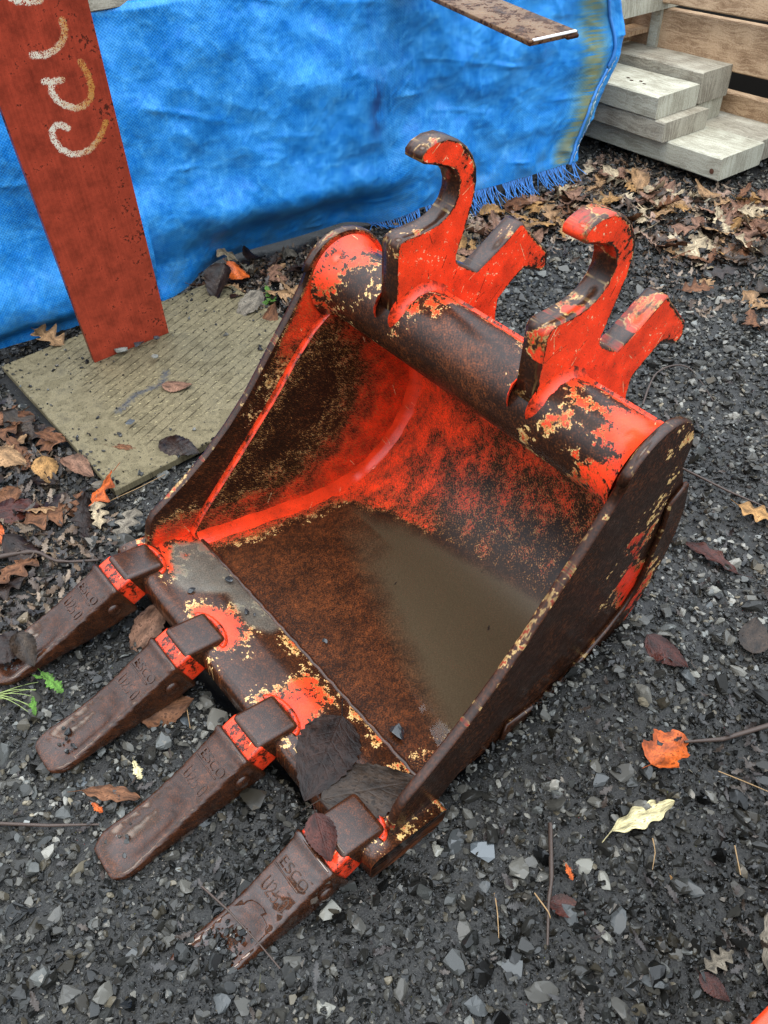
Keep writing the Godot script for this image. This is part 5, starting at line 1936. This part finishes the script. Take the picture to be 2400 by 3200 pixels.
	# stones
	var S := [[0.102, -0.615, 70, "large wet glistening stone in front of the bucket's right corner"], [0.141, -0.605, 75, "large dark blue grey stone right of the glistening stone"], [0.065, -0.6, 48, "pale blue stone left of the glistening stone"], [0.334, -0.539, 55, "cream white stone at the lower right"], [0.712, -1.138, 55, "pale flat stone right of the bucket's heel"], [0.738, -1.129, 40, "pale round stone beside the pale flat stone"], [0.684, -1.099, 40, ""], [0.512, -1.03, 60, ""], [0.573, -0.913, 70, ""], [0.596, -0.915, 40, "small white stone below the purple leaf"], [0.367, -0.711, 70, ""], [0.411, -0.716, 75, "flat grey brown stone left of the orange leaf"], [0.309, -0.571, 80, "flat grey slate left of the cream torn leaf"], [0.141, -0.536, 45, ""], [0.216, -0.58, 45, ""], [0.284, -0.679, 50, ""], [0.474, -0.521, 60, ""], [0.271, -0.487, 70, ""], [0.319, -0.461, 40, "small pale stone at the lower centre right"], [0.341, -0.484, 70, ""], [0.104, -0.474, 60, ""], [-0.118, -0.512, 60, "long pale blue stone by the fourth tooth's socket"], [-0.399, -0.922, 50, ""], [-0.402, -0.879, 40, "square blue grey stone between the second and third teeth"], [-0.666, -0.748, 50, "pale greenish stone below the second tooth's tip"], [-0.57, -0.756, 50, "blue stone below the second tooth"], [-0.119, -0.372, 70, "cream coloured stone at the bottom centre"], [0.42, -0.434, 40, ""], [0.501, -1.917, 40, ""], [0.738, -1.838, 40, ""], [0.797, -1.619, 40, ""], [-1.047, -1.971, 45, "pale stone left of the plywood"], [-0.704, -1.376, 50, ""], [-0.175, -0.434, 60, ""], [-0.414, -0.454, 60, ""], [-0.558, -0.519, 60, ""], [-0.51, -0.407, 70, ""], [-0.265, -0.373, 60, ""], [-0.005, -0.393, 60, ""], [0.167, -0.426, 60, ""], [0.208, -0.381, 70, ""], [0.111, -0.363, 70, ""], [0.377, -0.392, 60, ""], [0.32, -0.356, 60, ""], [-0.365, -0.815, 40, ""], [-0.067, -0.49, 50, ""], [-0.334, -0.67, 50, ""], [-0.788, -2.171, 50, "white stone on the board in front of the post", 1], [-0.741, -2.205, 55, "dark stone against the post's foot", 1], [-0.69, -2.235, 45, "dark stone at the right of the post's foot", 1], [-0.672, -2.126, 45, "pale blue white stone on the board right of the post", 1], [-0.679, -1.796, 45, "dark crumbled stone in the middle of the board", 1], [-0.879, -1.386, 45, "pinkish red stone at the left edge"]]
	for s in S:
		var px: float = s[2]
		var size := px / 1750.0 * 1.15 * (1.0 if s.size() < 5 else 1.25)
		var label: String = s[3]
		var c := Color8(58, 60, 60)
		if label.contains("white") or label.contains("cream") or label.contains("pale"):
			c = Color8(112, 110, 101)
		elif label.contains("blue"):
			c = Color8(68, 73, 76)
		elif label.contains("dark"):
			c = Color8(54, 58, 62)
		elif label.contains("pink"):
			c = Color8(170, 92, 76)
		elif rng.randf() < 0.4:
			c = Color8(64, 62, 57)
		if label == "":
			label = "thumb sized grey stone " + place_words(s[0], s[1])
		named_stone(s[0], s[1], size, c, label, 0.036 - ground_y(s[0], s[1]) - size * 0.02 if s.size() > 4 else 0.0, 0.2 if label.contains("glisten") else 0.5)
	# twigs and straws
	twig([Vector2(-0.93, -1.32), Vector2(-0.822, -1.335), Vector2(-0.751, -1.296), Vector2(-0.66, -1.297)], 0.006, M.twig, "dark twig lying across the litter above the first tooth", "twig", 0.02)
	twig([Vector2(-0.72, -0.679), Vector2(-0.607, -0.67), Vector2(-0.518, -0.669)], 0.0035, M.twig, "thin dark twig left of the third tooth", "twig", 0.012)
	twig([Vector2(-0.31, -0.532), Vector2(-0.264, -0.493), Vector2(-0.209, -0.44), Vector2(-0.178, -0.408)], 0.0018, M.twig, "thin wiry twig lying across the fourth tooth's tip", "twig", 0.065)
	twig([Vector2(0.262, -0.636), Vector2(0.248, -0.547), Vector2(0.236, -0.503), Vector2(0.225, -0.446)], 0.004, M.twig, "dark straight twig in the gravel right of the bucket's corner", "twig", 0.012)
	twig([Vector2(0.70, -0.803), Vector2(0.599, -0.774), Vector2(0.527, -0.768)], 0.005, M.twig, "dark stem running from the orange leaf to the right edge", "twig", 0.014)
	twig([Vector2(0.76, -1.55), Vector2(0.841, -1.454), Vector2(0.95, -1.36)], 0.003, M.twig, "thin twig pointing at the tan leaf at the right edge", "twig", 0.012)
	twig([Vector2(0.738, -1.838), Vector2(0.82, -1.99), Vector2(0.919, -2.02), Vector2(0.936, -1.839)], 0.003, M.twig, "curved dark twig on the gravel right of the hooks", "twig", 0.012)
	for T in [[[Vector2(0.574, -0.715), Vector2(0.612, -0.694), Vector2(0.66, -0.672)], "pale straw at the right edge below the orange leaf"], [[Vector2(0.153, -0.526), Vector2(0.153, -0.491), Vector2(0.151, -0.458)], "reddish needle in the gravel at the lower centre"], [[Vector2(0.217, -0.523), Vector2(0.232, -0.493), Vector2(0.235, -0.483)], "pale needle crossing the dark straight twig"], [[Vector2(0.429, -0.604), Vector2(0.425, -0.577), Vector2(0.414, -0.551)], "pale straw below the cream torn leaf"], [[Vector2(0.557, -0.582), Vector2(0.551, -0.535)], "reddish needle at the right below the straw"], [[Vector2(-0.43, -0.96), Vector2(-0.40, -0.90), Vector2(-0.385, -0.85)], "pale straw between the second and third adapters"], [[Vector2(-0.84, -1.345), Vector2(-0.76, -1.33)], "pale straw above the first tooth"], [[Vector2(-0.70, -1.50), Vector2(-0.62, -1.545), Vector2(-0.56, -1.60)], "long pale straw between board and bucket"]]:
		twig(T[0], 0.0012, M.straw, T[1], "straw", 0.014)

const MARKS := [["the tarp's frayed right end", Vector2(0.80, -3.38)], ["the fringe's middle", Vector2(0.45, -3.20)], ["the fringe's left end", Vector2(0.15, -3.05)], ["the lowest plank's front corner", Vector2(1.43, -3.30)], ["the lowest plank's long side", Vector2(1.22, -3.50)], ["the right edge by the planks", Vector2(1.62, -3.10)], ["the left hook's rear horn", Vector2(0.30, -2.55)], ["the gap between the two hooks", Vector2(0.62, -2.75)], ["the right hook's tip", Vector2(0.95, -2.80)], ["the right hook's rear horn", Vector2(1.15, -2.30)], ["the right edge by the hooks", Vector2(1.42, -2.45)], ["the post's foot", Vector2(-0.72, -2.20)], ["the board's far corner", Vector2(-0.42, -2.36)], ["the board's near corner", Vector2(-0.67, -1.50)], ["the board's left edge", Vector2(-0.95, -1.85)], ["the tarp's tuck", Vector2(-0.45, -2.85)], ["the bucket's left rim", Vector2(-0.35, -2.45)], ["the first tooth's socket", Vector2(-0.70, -1.30)], ["the first tooth's tip", Vector2(-0.78, -1.02)], ["the second tooth's tip", Vector2(-0.62, -0.78)], ["the third tooth's tip", Vector2(-0.45, -0.60)], ["the fourth tooth's tip", Vector2(-0.26, -0.44)], ["the fourth tooth's socket", Vector2(-0.08, -0.55)], ["the bucket's front right corner", Vector2(0.03, -0.62)], ["the orange leaf", Vector2(0.494, -0.756)], ["the cream torn leaf", Vector2(0.423, -0.641)], ["the purple wet leaf", Vector2(0.543, -0.952)], ["the bucket's heel", Vector2(0.58, -1.12)], ["the tan leaf at the edge", Vector2(0.889, -1.36)], ["the dark straight twig", Vector2(0.245, -0.55)], ["the red attachment", Vector2(0.47, -0.32)], ["the bottom edge's middle", Vector2(0.02, -0.36)], ["the lower left corner", Vector2(-0.55, -0.42)], ["the left edge by the litter", Vector2(-1.0, -1.45)]]

func place_words(x: float, z: float) -> String:
	var best := 1e9
	var name_ := ""
	var off := Vector2.ZERO
	for m in MARKS:
		var d: Vector2 = Vector2(x, z) - m[1]
		if d.length() < best:
			best = d.length()
			name_ = m[0]
			off = d
	var far := "right at"
	if best > 0.05:
		var side := ("right of" if off.x > 0 else "left of") if absf(off.x) > absf(off.y) else ("in front of" if off.y > 0 else "behind")
		far = ("close " if best < 0.10 else ("a hand's width " if best < 0.18 else ("further " if best < 0.30 else "well "))) + side
	return far + " " + name_
